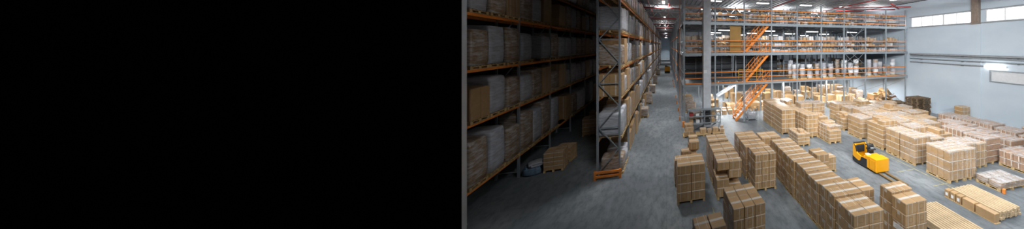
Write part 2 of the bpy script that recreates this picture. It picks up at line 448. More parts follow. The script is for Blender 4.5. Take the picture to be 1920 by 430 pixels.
def label_child(o, w, d, h, side='left', big=1.0):
    b = MB(); lw, lh = min(d*.62,.30)*big, h*.5
    if side == 'left':
        b.box(-w/2-.006, -w/2-.004, -lw/2, lw/2, h*.25, h*.25+lh, M['label'])
        for q in range(4): b.box(-w/2-.0075, -w/2-.006, -lw*.4, lw*(.35-.1*(q%2)), h*.25+lh*(.18+.2*q), h*.25+lh*(.22+.2*q), M['ink'])
    else:
        lw = .28*big
        b.box(-lw/2, lw/2, -d/2-.006, -d/2-.004, h*.25, h*.25+lh, M['label'])
        for q in range(4): b.box(-lw*.4, lw*(.35-.1*(q%2)), -d/2-.0075, -d/2-.006, h*.25+lh*(.18+.2*q), h*.25+lh*(.22+.2*q), M['ink'])
    c = ob('paper_label', b, o); c['label'] = 'white printed paper label'
    return c

HID = MB()          # cartons nothing is seen of: one object
LAY = {3:['top','middle','bottom'], 4:['top','second','third','bottom'], 5:['top','second','third','fourth','bottom'], 2:['upper','lower'], 1:['only'], 6:['top','second','third','fourth','fifth','bottom']}
COLN = {1:[''], 2:['left ','right '], 3:['left ','middle ','right ']}
ROWN = {1:[''], 2:['front ','back '], 3:['front ','middle ','back ']}
n_ind = 0
def put_carton(x, y, z, w, d, h, rz, label, group, v=None, lab=None):
    global n_ind
    v = R.choice((0,0,1,2,3)) if v is None else v
    o = ob('carton', carton_mesh(w, d, h, v), None, (x,y,z), rz)
    tag(o, label, 'carton', group)
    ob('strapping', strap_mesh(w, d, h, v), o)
    if lab: label_child(o, w, d, h, lab)
    n_ind += 1
    return o
def stack(x0, y0, w, d, h, nx, ny, nz, phrase, group, rot=0, skip=(), left=True, front=True, right=False, jit=.006, labs={}, shifts=None):
    """a pallet with its cartons; x0,y0 = its near left corner; each carton in view is a thing of its own"""
    cx, cy = x0+nx*w/2, y0+ny*d/2
    p = ob('wooden_pallet', pallet_mesh(nx*w, ny*d), None, (cx,cy,0), rot)
    tag(p, 'wooden pallet under the cartons of ' + phrase, 'pallet', 'wooden pallets under carton stacks')
    mt = Matrix.Translation((cx,cy,0)) @ Matrix.Rotation(rot, 4, 'Z')
    for k in range(nz):
        for j in range(ny):
            for i in range(nx):
                if (i,j,k) in skip: continue
                sh = shifts(i,j,k) if shifts else (0,0,0)
                loc = mt @ Vector(((i-(nx-1)/2)*w + R.uniform(-jit,jit)+sh[0], (j-(ny-1)/2)*d + R.uniform(-jit,jit)+sh[1], PZ+k*h+.001))
                rz = rot + R.uniform(-.012,.012)+sh[2]
                vis = k == nz-1 or (left and i == 0) or (front and j == 0) or (right and i == nx-1) or (i,j,k+1) in skip
                if vis:
                    lb = '%s layer %s%scarton, %s' % (LAY[nz][nz-1-k], ROWN[ny][j], COLN[nx][i], phrase)
                    put_carton(loc.x, loc.y, loc.z, w-.014, d-.014, h-.006, rz, lb, group, None, labs.get((i,j,k)))
                else:
                    HID.bbox(-w/2+.007, w/2-.007, -d/2+.007, d/2-.007, 0, h-.006, M['card'], .01, Matrix.Translation(loc) @ Matrix.Rotation(rz,4,'Z'))
def loose(x, y, z, w, d, h, rz, label, group, **k): put_carton(x, y, z, w, d, h, rz, label, group, **k)

# S1: stack beside the aisle
g = 'cartons of the stack beside the wide aisle'
stack(.46, 10.5, .63, .54, .4, 2, 2, 4, 'the front pallet beside the wide aisle', g, right=True)
stack(.40, 11.9, .60, .54, .4, 2, 2, 3, 'the rear pallet beside the wide aisle', g, rot=.03, right=True, skip=((0,1,2),))
z3 = PZ+1.2
loose(.98, 12.15, z3+.002, .50, .42, .38, .05, 'single carton on the rear pallet by the aisle, its front left corner', g)
loose(1.42, 12.95, z3+.002, .52, .44, .39, .03, 'supporting carton under the topmost rearmost one by the aisle', g)
loose(1.42, 12.95, z3+.40+.002, .46, .4, .36, .0, 'topmost rearmost carton of the loose heap by the aisle', g)
loose(1.40, 12.2, z3+.40+.003, .5, .44, .4, -.06, 'top right carton of the loose heap by the aisle', g)
# S2: irregular stack
g = 'cartons of the irregular stack'
def sh2(i,j,k): return ((-.0,.0,0) if k in (0,3) else ((.03 if k == 2 else -.02)*(1 if i == 0 else -1), (.10 if i == 1 and k == 1 else 0), .01))
stack(2.28, 10.38, .60, .50, .4, 2, 2, 4, 'the gappy stack right of the aisle stack', g, skip=((1,0,1),(0,0,2)), right=True, shifts=sh2, rot=-.02)
stack(2.28, 11.5, .60, .54, .4, 2, 2, 4, 'the pallet just behind the gappy stack', g, front=False)
stack(2.30, 12.8, .58, .50, .4, 2, 2, 4, 'the rearmost pallet behind the gappy stack', g, front=False)
# S3
g = 'cartons of the tall labelled stacks'
stack(4.18, 10.5, .38, .50, .335, 3, 2, 5, 'the three wide stack with white labels', g, labs={(0,1,2):'left',(0,1,4):'left'}, right=True)
stack(4.10, 11.65, .40, .50, .32, 3, 2, 5, 'the pallet behind the labelled stack', g, labs={(0,0,3):'left'})
stack(4.10, 12.8, .6, .50, .4, 2, 2, 4, 'the last pallet of the labelled group', g, labs={(0,0,3):'left'})
# S4 tower near the bottom
g = 'cartons of the tower at the frame edge'
stack(2.02, 7.0, .375, .58, .37, 3, 2, 5, 'the tower in front at the bottom edge', g, rot=.06, right=True, labs={(0,0,4):'left'})
# S5
g = 'cartons of the pair at the bottom edge'
stack(.84, 6.9, .47, .62, .36, 2, 1, 4, 'the small pair at the bottom edge', g, rot=.08, right=True, jit=.01)
# R: the long row
g = 'cartons of the long double row'
yy = 6.08
for k in range(7):
    hh = (.40,.415,.40,.405,.40,.395,.40)[k]
    stack(5.80+R.uniform(-.02,.02)+(0,.0,-.03,0,-.04,0,.02)[k], yy, .60, .425, hh, 2, 2, 4, 'the %s pallet in the long row' % ('nearest','second','third','fourth','fifth','sixth','farthest')[k], g, front=(k == 0 or hh > .4), rot=R.uniform(-.01,.01))
    yy += .885
# Rc behind it
stack(5.42, 12.5, .60, .46, .4, 2, 2, 4, 'the offset pallet beyond the long row', 'cartons of the offset pallet', labs={(0,1,3):'left'})
# S6 beside the row
g = 'cartons standing right of the long row'
stack(7.76, 10.62, .74, .78, .40, 1, 1, 3, 'the short pile right of the row', g)
stack(8.62, 11.1, .74, .5, .36, 1, 1, 2, 'the low pile right of the short pile', g)
stack(7.9, 7.85, .62, .45, .33, 1, 2, 3, 'the low stack between row and ride-on truck', g)
stack(7.86, 6.95, .62, .44, .38, 1, 1, 3, 'the pile behind the signed stack', g) if False else None
# S7
g = 'cartons of the stack with the white sign'
stack(8.0, 6.66, .50, .50, .415, 2, 1, 4, 'the rear pallet of the signed stack', g)
stack(7.95, 6.1, .49, .52, .40, 2, 1, 4, 'the front pallet of the signed stack', g)
_h = [o for o in C.objects if o.get('label') == 'third layer left carton, the front pallet of the signed stack']
if _h: label_child(_h[0], .476, .506, .394, 'left', 1.3)

tag(ob('carton_bulk', HID), 'brown cartons stacked inside and behind the counted ones', 'cartons', None, 'stuff')

# ------------------------------------------------------------------ strapped and film wrapped pallet loads on the floor
_lc = {}
def plain_carton(w, d, h, mt='card', v=0):
    k = (round(w,3), round(d,3), round(h,3), mt, v)
    if k not in _lc:
        b = MB(); b.bbox(-w/2, w/2, -d/2, d/2, 0, h, M[mt], .009)
        e = .003; t = .02
        if v == 0:
            b.box(-w/2-e, w/2+e, -t, t, h-.05, h+e, M['tape'])
            b.box(-.012, .012, -d/2-e, d/2+e, 0.01, h+e, M['strap'])
        elif v == 1:
            b.box(-t, t, -d/2-e, d/2+e, h-.06, h+e, M['tape'])
            b.box(-w/2-e, w/2+e, -.012, .012, 0.01, h+e, M['strap'])
        else:
            b.box(-w/2-e, w/2+e, -t, t, h-.03, h+e, M['tape'])
            b.box(-w/2-e, -w/2+.001, -d*.3, -d*.3+.03, 0.01, h-.01, M['strap'])
        b.box(-w/2-e, -w/2+.001, -d/2, d/2, h-.045, h-.012, M['strap']); b.box(-w/2, w/2, -d/2-e, -d/2+.001, h-.045, h-.012, M['strap'])  # pale bands just below the upper edge, left and near faces
        _lc[k] = b.mesh('carton')
    return _lc[k]
def film_mesh(w, d, h, full=True, seed=0):
    """thin film hull: sheet over the top hanging down the sides, gently rippled"""
    k = ('film', round(w,2), round(d,2), round(h,2), full, seed)
    if k in _lc: return _lc[k]
    rr = random.Random(seed*7+int(w*100)+int(h*10)); b = MB(); n = 8; e = .016
    def pt(u, v, z):     # u,v in -1..1 around
        r = rr.uniform(-.004,.010)
        return (u*(w/2+e+r), v*(d/2+e+r), z)
    top = []
    for j in range(n+1):
        for i in range(n+1):
            u, v = -1+2*i/n, -1+2*j/n
            top.append((u*(w/2+e), v*(d/2+e), h+.014+rr.uniform(-.003,.02)))
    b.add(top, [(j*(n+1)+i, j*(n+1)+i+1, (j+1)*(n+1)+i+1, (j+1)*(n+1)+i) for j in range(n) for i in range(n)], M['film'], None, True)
    ring = [(-1+2*i/n,-1) for i in range(n)]+[(1,-1+2*i/n) for i in range(n)]+[(1-2*i/n,1) for i in range(n)]+[(-1,1-2*i/n) for i in range(n)]
    zs = [h+.014, h*.8, h*.6, h*.4, h*.2, .0] if full else [h+.014, h*.86, h*.72]
    vs = [pt(u,v,z) for z in zs for (u,v) in ring]; m = len(ring)
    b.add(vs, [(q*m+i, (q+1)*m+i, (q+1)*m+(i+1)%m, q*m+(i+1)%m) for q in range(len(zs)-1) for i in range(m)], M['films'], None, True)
    _lc[k] = b.mesh('stretch_film'); return _lc[k]
def load(x0, y0, W_, D_, nx, ny, nz, ch, label, group, v=0, film=0, rot=0, mt='card', drop=(), extra=(), jit=.005, pal=True):
    """one pallet load that moves as a whole; its cartons in view are its parts"""
    t = thing('pallet_load', label, 'pallet load', (x0+W_/2, y0+D_/2, 0), rot, group)
    z0 = 0
    if pal: ob('pallet', pallet_mesh(W_, D_), t); z0 = PZ
    w, d = W_/nx, D_/ny
    for k in range(nz):
        for j in range(ny):
            for i in range(nx):
                if (i,j,k) in drop: continue
                if not (k == nz-1 or i == 0 or j == 0 or (i,j,k+1) in drop or (i == nx-1 and nx > 1)): continue
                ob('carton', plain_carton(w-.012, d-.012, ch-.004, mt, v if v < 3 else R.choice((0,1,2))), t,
                   ((i-(nx-1)/2)*w+R.uniform(-jit,jit), (j-(ny-1)/2)*d+R.uniform(-jit,jit), z0+k*ch), R.uniform(-.008,.008))
    for (ex, ey, ez, ew, ed, eh) in extra: ob('carton', plain_carton(ew, ed, eh, mt, 0), t, (ex, ey, z0+ez+.003), R.uniform(-.05,.05))
    if film: 
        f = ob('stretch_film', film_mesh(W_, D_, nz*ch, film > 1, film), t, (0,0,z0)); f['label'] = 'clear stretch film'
    return t
# tall double row beyond the offset pallet
g = 'loads of the tall pale row'
yy = 16.75
for k in range(4):
    load(8.98+.03*(k%2), yy, 1.22, .92, 2, 3, 5, (.37,.37,.365,.37)[k], 'tall brown carton load, %s of four in the tall row before the stairs' % ('nearest','second','third','farthest')[k], g, 0)
    yy += .96
load(8.95, 14.42, 1.0, 1.25, 3, 4, 3, .25, 'low load of small cartons with a loose white labelled carton on top', 'low loads', 1, extra=((0,-.2,.75,.36,.4,.2),), drop=((2,3,2),(2,2,2)))
load(10.45, 15.6, 1.05, .95, 3, 3, 5, .33, 'tall load of small cartons behind the low white labelled load', 'loads between the two middle aisles', 3)
load(10.45, 16.7, 1.05, .95, 3, 3, 5, .32, 'second load back in the column behind the low labelled load', 'loads between the two middle aisles', 3)
load(10.5, 17.9, 1.05, .95, 2, 3, 4, .36, 'third load back in the column behind the low labelled load', 'loads between the two middle aisles', 0)
load(10.5, 19.05, 1.15, .95, 2, 2, 4, .38, 'last load of the column in front of the steel posts', 'loads between the two middle aisles', 0, extra=((0,0,1.52,.5,.5,.3),))
load(11.50, 14.3, 1.0, 1.3, 3, 4, 4, .27, 'load of flat cartons with stepped top at the end of the middle row', 'loads of flat cartons', 2, film=1, drop=((0,0,3),(1,0,3),(2,0,3)), extra=((.1,.3,1.08,.9,.5,.14),))
load(11.75, 16.2, 1.1, .9, 3, 3, 4, .3, 'stepped small load directly behind the flat carton load', 'loads of flat cartons', 1, extra=((0,.1,1.2,.5,.4,.22),), drop=((0,0,3),))
load(11.9, 18.6, 1.2, 1.0, 3, 3, 5, .34, 'square load with white top beside the third steel post', 'loads of flat cartons', 3, film=1)
load(13.2, 18.6, 1.2, 1.0, 3, 3, 5, .33, 'white topped load right of the square load at the posts', 'loads of flat cartons', 3, film=1)
# column facing the ride-on truck
g = 'loads of the column facing the ride-on truck'
load(14.32, 12.55, 1.25, 1.25, 3, 3, 6, .31, 'tallest carton load behind the ride-on truck, with a small step on top', g, 0, drop=((0,2,5),(0,1,5)))
load(14.34, 14.4, 1.2, 1.3, 3, 4, 4, .36, 'square carton load beyond the tallest one, with white top', g, 0, film=1)
load(14.40, 16.2, 1.1, .9, 3, 2, 4, .28, 'small load at the far end of the column', g, 1, drop=((0,0,3),), extra=((-.2,.1,1.12,.4,.36,.2),))
load(14.32, 11.42, 1.25, .9, 3, 3, 4, .38, 'carton load right of the ride-on truck, rear one of a wrapped pair', g, 0, film=1)
load(14.32, 10.46, 1.25, .9, 3, 3, 4, .38, 'carton load right of the ride-on truck, front one of a wrapped pair', g, 0, film=2)
g = 'loads of the second column from the truck'
for k, (yy, nz, ch, dd) in enumerate(((10.55,3,.42,.9),(11.6,4,.40,.9),(12.6,4,.42,.95),(13.65,4,.42,.95),(14.75,4,.38,.95),(15.8,4,.4,.9),(17.0,4,.37,.95),(18.6,4,.36,1.0))):
    load(15.68 + .05*(k%2), yy, 1.18, dd, 3, 3, nz, ch, 'white topped carton load, %s from the front in the second column' % ORD[k], g, 0, film=1)
g = 'loads of the third column from the truck'
for k, (yy, nz, ch) in enumerate(((10.9,3,.43),(11.9,3,.45),(12.9,3,.46),(14.0,4,.38),(15.1,4,.38),(16.3,4,.37),(18.7,4,.35))):
    load(16.96 + .04*(k%3), yy, 1.15, .95, 2, 3, nz, ch, 'carton load, %s from the front in the third column' % ORD[k], g, 3, film=(1 if k%2 else 0), extra=(((-.25,0,nz*ch,.5,.85,.28),) if k in (0,1,2) else ()))
g = 'loads of the fourth column from the truck'
for k, (yy, nz, ch) in enumerate(((12.7,3,.42),(13.75,3,.42),(14.8,3,.43),(15.9,4,.36),(17.0,4,.35),(18.9,4,.36))):
    load(18.7 + .04*(k%2), yy, 1.15, .95, 3, 3, nz, ch, 'carton load, %s from the front in the fourth column' % ORD[k], g, 3, film=(1 if k%2 == 0 else 0), extra=(((0,0,nz*ch,.45,.45,.4),) if k == 3 else ()))
g = 'loads of the fifth column from the truck'
for k, (yy, nz, ch) in enumerate(((14.0,3,.38),(15.1,3,.42),(16.2,3,.42),(17.5,4,.34),(18.9,3,.40))):
    load(20.4 + .04*(k%2), yy, 1.15, .95, 3, 2, nz, ch, 'carton load, %s from the front in the fifth column' % ORD[k], g, 3, film=(1 if k%2 else 0))
g = 'loads near the far corner'
for k, (xx, yy, nz, ch) in enumerate(((21.9,15.6,3,.36),(21.9,17.0,3,.38),(22.0,18.6,3,.4),(23.3,17.8,2,.4),(23.4,19.2,2,.35))):
    load(xx, yy, 1.1, .95, 3, 2, nz, ch, 'low carton load, %s of the group before the far wall corner' % ORD[k], g, 3, film=(1 if k%2 else 0))
# big film wrapped block
g = 'blocks of the big film wrapped group'
load(14.25, 8.68, 1.1, 1.12, 3, 4, 3, .5, 'front left block of the big film wrapped group, with strapped tall cartons', g, 0, film=2)
load(15.38, 8.66, .78, 1.12, 3, 4, 3, .5, 'middle block of the big film wrapped group', g, 0, film=2, rot=-.02)
load(16.22, 9.2, 1.0, 1.0, 3, 3, 3, .48, 'fully clouded block right of the middle of the wrapped group', g, 0, film=3)
load(17.3, 9.35, 1.05, .95, 3, 3, 3, .43, 'lowest and rightmost block of the wrapped group', g, 0, film=4)

# long wrapped packs by the white wall
def lump(w, d, h, m, seed, nx=6, ny=6, nz=5, a=.02, rnd=.05):
    """soft rectangular bundle, one closed skin"""
    rr = random.Random(seed); bm = bmesh.new()
    bmesh.ops.create_cube(bm, size=1)
    bmesh.ops.subdivide_edges(bm, edges=bm.edges[:], cuts=4, use_grid_fill=True)
    for v in bm.verts:
        x, y, z = v.co
        x, y = [math.copysign(.5*(abs(c)*2)**.45, c) for c in (x, y)]; z = math.copysign(.5*(abs(z)*2)**.6, z)
        k = 1 - rnd*((abs(x)*2)**6*(abs(y)*2)**6 + (abs(z)*2)**6*(abs(x)*2)**6*.6+(abs(z)*2)**6*(abs(y)*2)**6*.6)
        v.co = Vector((x*w*k, y*d*k, (z+.5)*h if z < 0 else (z*(1 if z < .49 else k)+.5)*h))
        v.co += Vector((rr.uniform(-a,a), rr.uniform(-a,a), rr.uniform(-a,a)*(.5 if z > -.49 else 0)))
    me = bpy.data.meshes.new('goods'); bm.to_mesh(me); bm.free(); me.materials.append(M[m])
    me.polygons.foreach_set('use_smooth', [True]*len(me.polygons)); return me
def pack(x0, y0, w, d, h, label, group, m='wrapr', z=0, layers=3, rot=0):
    """long flat packs wrapped side by side, layer over layer"""
    t = thing('wrapped_pack_stack', label, 'pack stack', (x0+w/2, y0+d/2, z), rot, group)
    if z == 0: ob('pallet', pallet_mesh(w, d), t); z0 = PZ
    else: z0 = 0
    hh = (h-z0)/layers
    n = 4 + (int(x0*10) % 2)
    for k in range(layers):
        top = False
        if top:
            ob('pack', lump(w-.02, d-.01, hh*.98, 'wrapr', int(x0*10+y0*7+k*3), a=.012, rnd=.03), t, (R.uniform(-.02,.02), 0, z0+k*hh))
        else:
            for q in range(n):
                a = (d-.01)/n
                ob('pack', plain_carton(w-.04-R.uniform(0,.05), a-.012, hh-.006, 'card2', 2), t, (R.uniform(-.015,.015), -d/2+.005+a*(q+.5), z0+k*hh), R.uniform(-.01,.01))
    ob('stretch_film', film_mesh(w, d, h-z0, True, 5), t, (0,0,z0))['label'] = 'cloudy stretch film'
    return t
g = 'reddish wrapped rows by the white wall'
for k, yy in enumerate((9.5, 10.65, 11.8, 12.95)):
    if k < 3: pack(18.55 if k < 2 else 20.0, yy if k < 2 else 11.9, 1.35, 1.1, (1.55,1.62,1.5)[k], 'long reddish brown wrapped stack, %s of its row' % ('nearest','second','last')[k], g, layers=4)
for k, yy in enumerate((9.55, 10.7, 11.9)):
    pack(21.0, yy, 1.4, 1.1, 1.15+.06*k, 'low reddish wrapped stack in the middle row by the wall, %s from the front' % ORD[k], g, layers=3)
for k, yy in enumerate((9.2, 10.4, 11.6, 12.8, 14.0)):
    pack(23.35, yy, 1.5, 1.12, (1.05,1.15,1.25,1.2,1.15)[k], 'white topped wrapped stack in the row next to the wall, %s from the front' % ORD[k], g, layers=3)
pack(19.4, 8.2, 1.9, 1.15, .92, 'low wrapped stack at the right edge, left one of two', g, layers=2)
pack(21.6, 8.1, 1.9, 1.15, .95, 'low wrapped stack at the right edge, right one of two', g, layers=2)
pack(25.3, 9.9, 1.2, 1.1, 1.2, 'dark brown bundle against the wall at the right edge', g, 'wrapr', layers=4)
load(25.9, 14.85, 1.0, .6, 2, 1, 4, .36, 'narrow tall carton stack standing alone against the white wall', 'single loads', 0)

# flat heap of bagged cartons, long timbers
t = thing('flat_pallet_load', 'flat low load of wrapped cartons beside the big film wrapped group', 'pallet load', (16.7, 8.0, 0), -.03)
ob('pallet', pallet_mesh(1.75, .95), t)
for i in range(5):
    for j in range(2):
        ob('flat_pack', lump(.33, .46, .25+.03*((i+j)%2), 'wrapb', i*3+j, a=.015), t, (-.70+i*.35, -.235+j*.47, PZ), R.uniform(-.06,.06))
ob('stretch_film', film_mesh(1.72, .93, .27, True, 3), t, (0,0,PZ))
t = ob('corner_board', MB().bbox(-.07,.07,-.05,.05,0,.22,M['orange'],.01), None, (15.86, 7.46, 0), .2)
tag(t, 'small orange block on the floor at the corner of the flat low load', 'block')
def timbers(name, x0, x1, y0, y1, h, label, n, nz, part='timber'):
    t = thing(name, label, 'timber bundle', ((x0+x1)/2, (y0+y1)/2, 0))
    W_, L = x1-x0, y1-y0
    for yy in (-L*.38, 0, L*.38): ob('bearer', MB().box(-W_/2, W_/2, yy-.05, yy+.05, 0, .09, M['wood']), t)
    p = W_/n
    for k in range(nz):
        for i in range(n):
            l2 = L/2-R.uniform(0,.06)
            ob(part, MB().bbox(-p*.36, p*.36, -l2, L/2-R.uniform(0,.05), 0, h-.008, M['plank'], .008), t, (-W_/2+p*(i+.5), 0, .09+k*h), R.uniform(-.006,.006))
    return t
timbers('timber_bundle', 9.85, 11.42, 5.6, 7.5, .1, 'bundle of spaced pale timber slats lying beside the signed carton stack', 12, 3)
t = timbers('timber_bundle', 13.1, 14.42, 6.25, 7.95, .11, 'long pale timber bundle with cardboard cartons along its left side', 9, 3)
for i, (yy, l) in enumerate(((6.28,.62),(6.93,.42),(7.38,.2),(7.60,.2),(7.82,.2))):
    c = ob('side_carton', MB().bbox(-.14,.14,0,l-.015,0,.36,M['card'],.01), t, (13.1-.16-13.76, yy-7.1, .02))
    if i > 1: ob('paper_label', MB().box(-.145,-.141,l*.25,l*.72,.1,.24,M['label']), c)
ob('side_base', MB().box(-.98,-.66,-.85,.9,0,.02,M['wood']), t)

# ------------------------------------------------------------------ ride-on truck
def make_truck(loc, label, rz=0, sc=1.0):
    t = thing('ride_on_pallet_truck', label, 'pallet truck', loc, rz); t.scale = (sc,)*3
    w = .42
    # body: side profile (y, z): front at -y
    prof = [(.82,.20),(.86,.34),(.86,.98),(.83,1.12),(.78,1.14),(.70,1.08),(.66,.92),(.60,.74),(.52,.62),(.28,.56),(.10,.60),(.02,.62),(-.30,.62),(-.30,.14),(.55,.14)]
    prof = prof[::-1]
    b = MB(); b.prism(prof, -w, -w+.07, M['truck']); b.prism(prof, w-.07, w, M['truck'])
    b.bbox(-w+.07, w-.07, .76, .85, .16, 1.12, M['truck'], .01)
    b.bbox(-w+.02, w-.02, -.30, .12, .15, .70, M['truck'], .03)
    ob('body', b, t)
    ob('battery_box', MB().bbox(-w-.02, w+.02, -.80, -.30, .12, .84, M['truck'], .02).bbox(-w, w, -.30, .0, .62, .80, M['truck'], .02), t)
    ob('battery_panel', MB().bbox(-w-.032, -w-.018, -.74, -.36, .20, .72, M['truck'], .005).box(-w-.035,-w-.031,-.735,-.725,.2,.72,M['fork']).box(-w-.035,-w-.031,-.375,-.365,.2,.72,M['fork']), t)
    sk = [(.85,.10),(.865,.36),(.80,.33),(.45,.24),(.30,.30),(.22,.56),(.04,.58),(-.16,.58),(-.16,.08),(.7,.06)]
    s_ = MB(); s_.prism(sk[::-1], -w-.012, -w+.002, M['black']); s_.prism(sk[::-1], w-.002, w+.012, M['black'])
    s_.box(-w-.012, w+.012, .84, .875, .08, .36, M['black'])
    ob('skirt', s_, t)['label'] = 'dark grey lower skirt'
    ob('backrest_trim', MB().bar((-w+.035,.80,1.15),(w-.035,.80,1.15),.10,M['black'],.03).bar((-w+.035,.80,1.15),(-w+.035,.66,.98),.09,M['black'],.03).bar((-w+.035,.67,.98),(-w+.035,.58,.70),.09,M['black'],.03).bar((w-.035,.80,1.15),(w-.035,.66,.98),.09,M['black'],.03), t)
    ob('backrest', MB().bbox(-.28,.28,.66,.75,.60,1.05,M['black'],.03), t)
    ob('standing_platform', MB().box(-w+.07,w-.07,.12,.76,.20,.24,M['rubber']), t)
    c = ob('console', MB().bbox(-.05,.36,.08,.20,.55,1.24,M['black'],.03).bbox(-.10,.36,-.06,.22,.98,1.06,M['black'],.02), t)
    ob('steering_tiller', MB().tube((-.02,.10,1.05),(-.08,.06,1.16),.03,M['black']).tube((-.22,.08,1.16),(.06,.05,1.16),.025,M['black']), c)
    ob('display', MB().bbox(.05,.25,-.02,.08,1.06,1.12,M['grey'],.01), c)
    ob('clipboard', MB().bbox(-.34,-.08,-.14,.06,.80,.825,M['white'],.004), t)
    ob('guard_bar', MB().tube((.36,.18,.7),(.36,.18,1.26),.022,M['black']).tube((.36,.18,1.26),(-.02,.20,1.28),.022,M['black']).tube((-.02,.20,1.28),(-.02,.18,.9),.022,M['black']), t)
    for s in (-1,1): ob('fork', MB().bbox(s*.22-.06, s*.22+.06, -2.0, -.80, .05, .11, M['fork'], .01), t)
    for (xx,yy) in ((-.3,.55),(.3,.55)): ob('wheel', MB().tube((xx-.05,yy,.1),(xx+.05,yy,.1),.1,M['rubber'],14), t)
    for s in (-1,1): ob('load_wheel', MB().tube((s*.22-.04,-1.85,.045),(s*.22+.04,-1.85,.045),.043,M['rubber'],12), t)
    return t
make_truck((11.66, 11.02, .002), 'orange yellow ride-on pallet truck standing alone in the open aisle')
make_truck((.15, 62, .002), 'small distant yellow truck far down the long aisle', PI, 1.5)

# floor lines
fl = MB()
for (a,b_,c,d) in ((13.2,14.2,8.72,8.76),(13.95,14.0,7.0,12.4),(13.1,13.95,11.9,11.94),(8.3,8.34,14.0,20),(5.35,5.39,14,20),(12.6,13.9,10.2,10.24),(1.95,1.99,7,10),(7.9,7.94,10,14)):
    fl.box(a,b_,c,d,.0005,.003,M['line'] if 'line' in M else M['yellow'])
struct('trim_4', fl, 'worn yellow floor lines')

# ------------------------------------------------------------------ pallet racks
def frame_mesh(dep, ht, w=.1, step=1.2):
    b = MB(); m = M['steel']
    for s in (0,1):
        x = s*(dep-w); b.box(x, x+w, -.04, .04, .02, ht, m); b.box(x-.03, x+w+.03, -.08, .08, 0, .02, m)
    z = .3; f = 0
    while z+step < ht:
        p, q = (w, dep-w) if f == 0 else (dep-w, w)
        b.bar((p,0,z),(q,0,z+step),.035,m,.045)
        if f == 0: b.bar((w,0,z),(dep-w,0,z),.035,m,.045)
        z += step; f ^= 1
    return b.mesh('upright_frame')
def beam_mesh(L):
    b = MB(); m = M['orange']
    b.bbox(-.025,.025,.045,L-.045,0,.13,m,.006)
    for y in (.04, L-.04): b.box(-.035,.035,y-.02,y+.02,-.05,.17,m)
    return b.mesh('beam')
def rack(name, label, x0, ys, dep, ht, levels, group=None, nskip=None, beams_until=999):
    """upright frames at the depths ys; face towards +x at x0+dep"""
    t = thing(name, label, 'pallet rack', (x0, ys[0], 0), 0, group)
    fm = frame_mesh(dep, ht)
    far = MB()
    for y in ys[:20]: ob('upright_frame', fm, t, (0, y-ys[0], 0))
    for y in ys[20:]:
        for s in (0,1): far.box(s*(dep-.1), s*(dep-.1)+.1, y-ys[0]-.04, y-ys[0]+.04, 0, ht, M['steel'])
    cache = {}
    farb = MB(); nb = 0
    for k in range(len(ys)-1):
        L = ys[k+1]-ys[k]; kk = round(L,3)
        if kk not in cache: cache[kk] = beam_mesh(L)
        for z in levels:
            for xx in (dep-.05, .05):
                if nb < 98: ob('beam', cache[kk], t, (xx, ys[k]-ys[0], z-.13)); nb += 1
                else: farb.box(xx-.025, xx+.025, ys[k]-ys[0]+.04, ys[k+1]-ys[0]-.04, z-.13, z, M['orange'])
    if far.v: tag(ob('far_upright', far, t), 'distant uprights', None, None, 'stuff')
    if farb.v: tag(ob('far_beam', farb, t), 'distant beams', None, None, 'stuff')
    return t
# goods for the racks
GO = {}
def goods(kind, w, d, h, v):
    k = (kind, round(w,2), round(d,2), round(h,2), v)
    if k not in GO:
        if kind == 'white': GO[k] = lump(w, d, h, 'wrapw', v+11, a=.012, rnd=.05)
        elif kind == 'brown': GO[k] = lump(w, d, h, 'wrapb', v+51, a=.010, rnd=.03)
        else:             # a tight block of cartons: one skin with a sunk seam between cells
            GO[k] = block(w, d, h, (2,2,3) if v%2 else (3,2,4), 'tape' if kind == 'taped' else 'card')
    return GO[k]
def block(w, d, h, n, tm):
    """closed block of nx x ny x nz cartons; every cell stands out from the seams"""
    bm = bmesh.new(); nx, ny, nz = n; g = .012; out = .014
    vd = {}
    def V(p):
        k = tuple(round(c,4) for c in p)
        if k not in vd: vd[k] = bm.verts.new(p)
        return vd[k]
    def side(o, u, v, nrm, nu, nv):
        o, u, v, nrm = map(Vector, (o,u,v,nrm))
        for a in range(nu):
            for c in range(nv):
                q = [o+u*(a/nu)+v*(c/nv), o+u*((a+1)/nu)+v*(c/nv), o+u*((a+1)/nu)+v*((c+1)/nv), o+u*(a/nu)+v*((c+1)/nv)]
                ce = sum(q, Vector())/4
                du, dv = u.normalized()*g, v.normalized()*g
                r = [q[0]+du+dv, q[1]-du+dv, q[2]-du-dv, q[3]+du-dv]; r = [p+nrm*out for p in r]
                Q = [V(p) for p in q]; RR = [bm.verts.new(p) for p in r]
                for i in range(4): bm.faces.new((Q[i], Q[(i+1)%4], RR[(i+1)%4], RR[i]))
                # middle strip of tape
                m0 = bm.verts.new(r[0].lerp(r[1], .44)); m1 = bm.verts.new(r[0].lerp(r[1], .56))
                m2 = bm.verts.new(r[3].lerp(r[2], .56)); m3 = bm.verts.new(r[3].lerp(r[2], .44))
                bm.faces.new((RR[0], m0, m3, RR[3])); f = bm.faces.new((m0, m1, m2, m3)); f.material_index = 1
                bm.faces.new((m1, RR[1], RR[2], m2))
    x, y = w/2, d/2
    side((-x,-y,0),(w,0,0),(0,0,h),(0,-1,0),nx,nz); side((x,y,0),(-w,0,0),(0,0,h),(0,1,0),nx,nz)
    side((x,-y,0),(0,d,0),(0,0,h),(1,0,0),ny,nz); side((-x,y,0),(0,-d,0),(0,0,h),(-1,0,0),ny,nz)
    side((-x,-y,h),(w,0,0),(0,d,0),(0,0,1),nx,ny)
    side((-x,y,0),(w,0,0),(0,-d,0),(0,0,-1),nx,ny)
    me = bpy.data.meshes.new('goods'); bm.to_mesh(me); bm.free()
    me.materials.append(M['card']); me.materials.append(M[tm])
    return me
FARL = MB()
n_load = 0
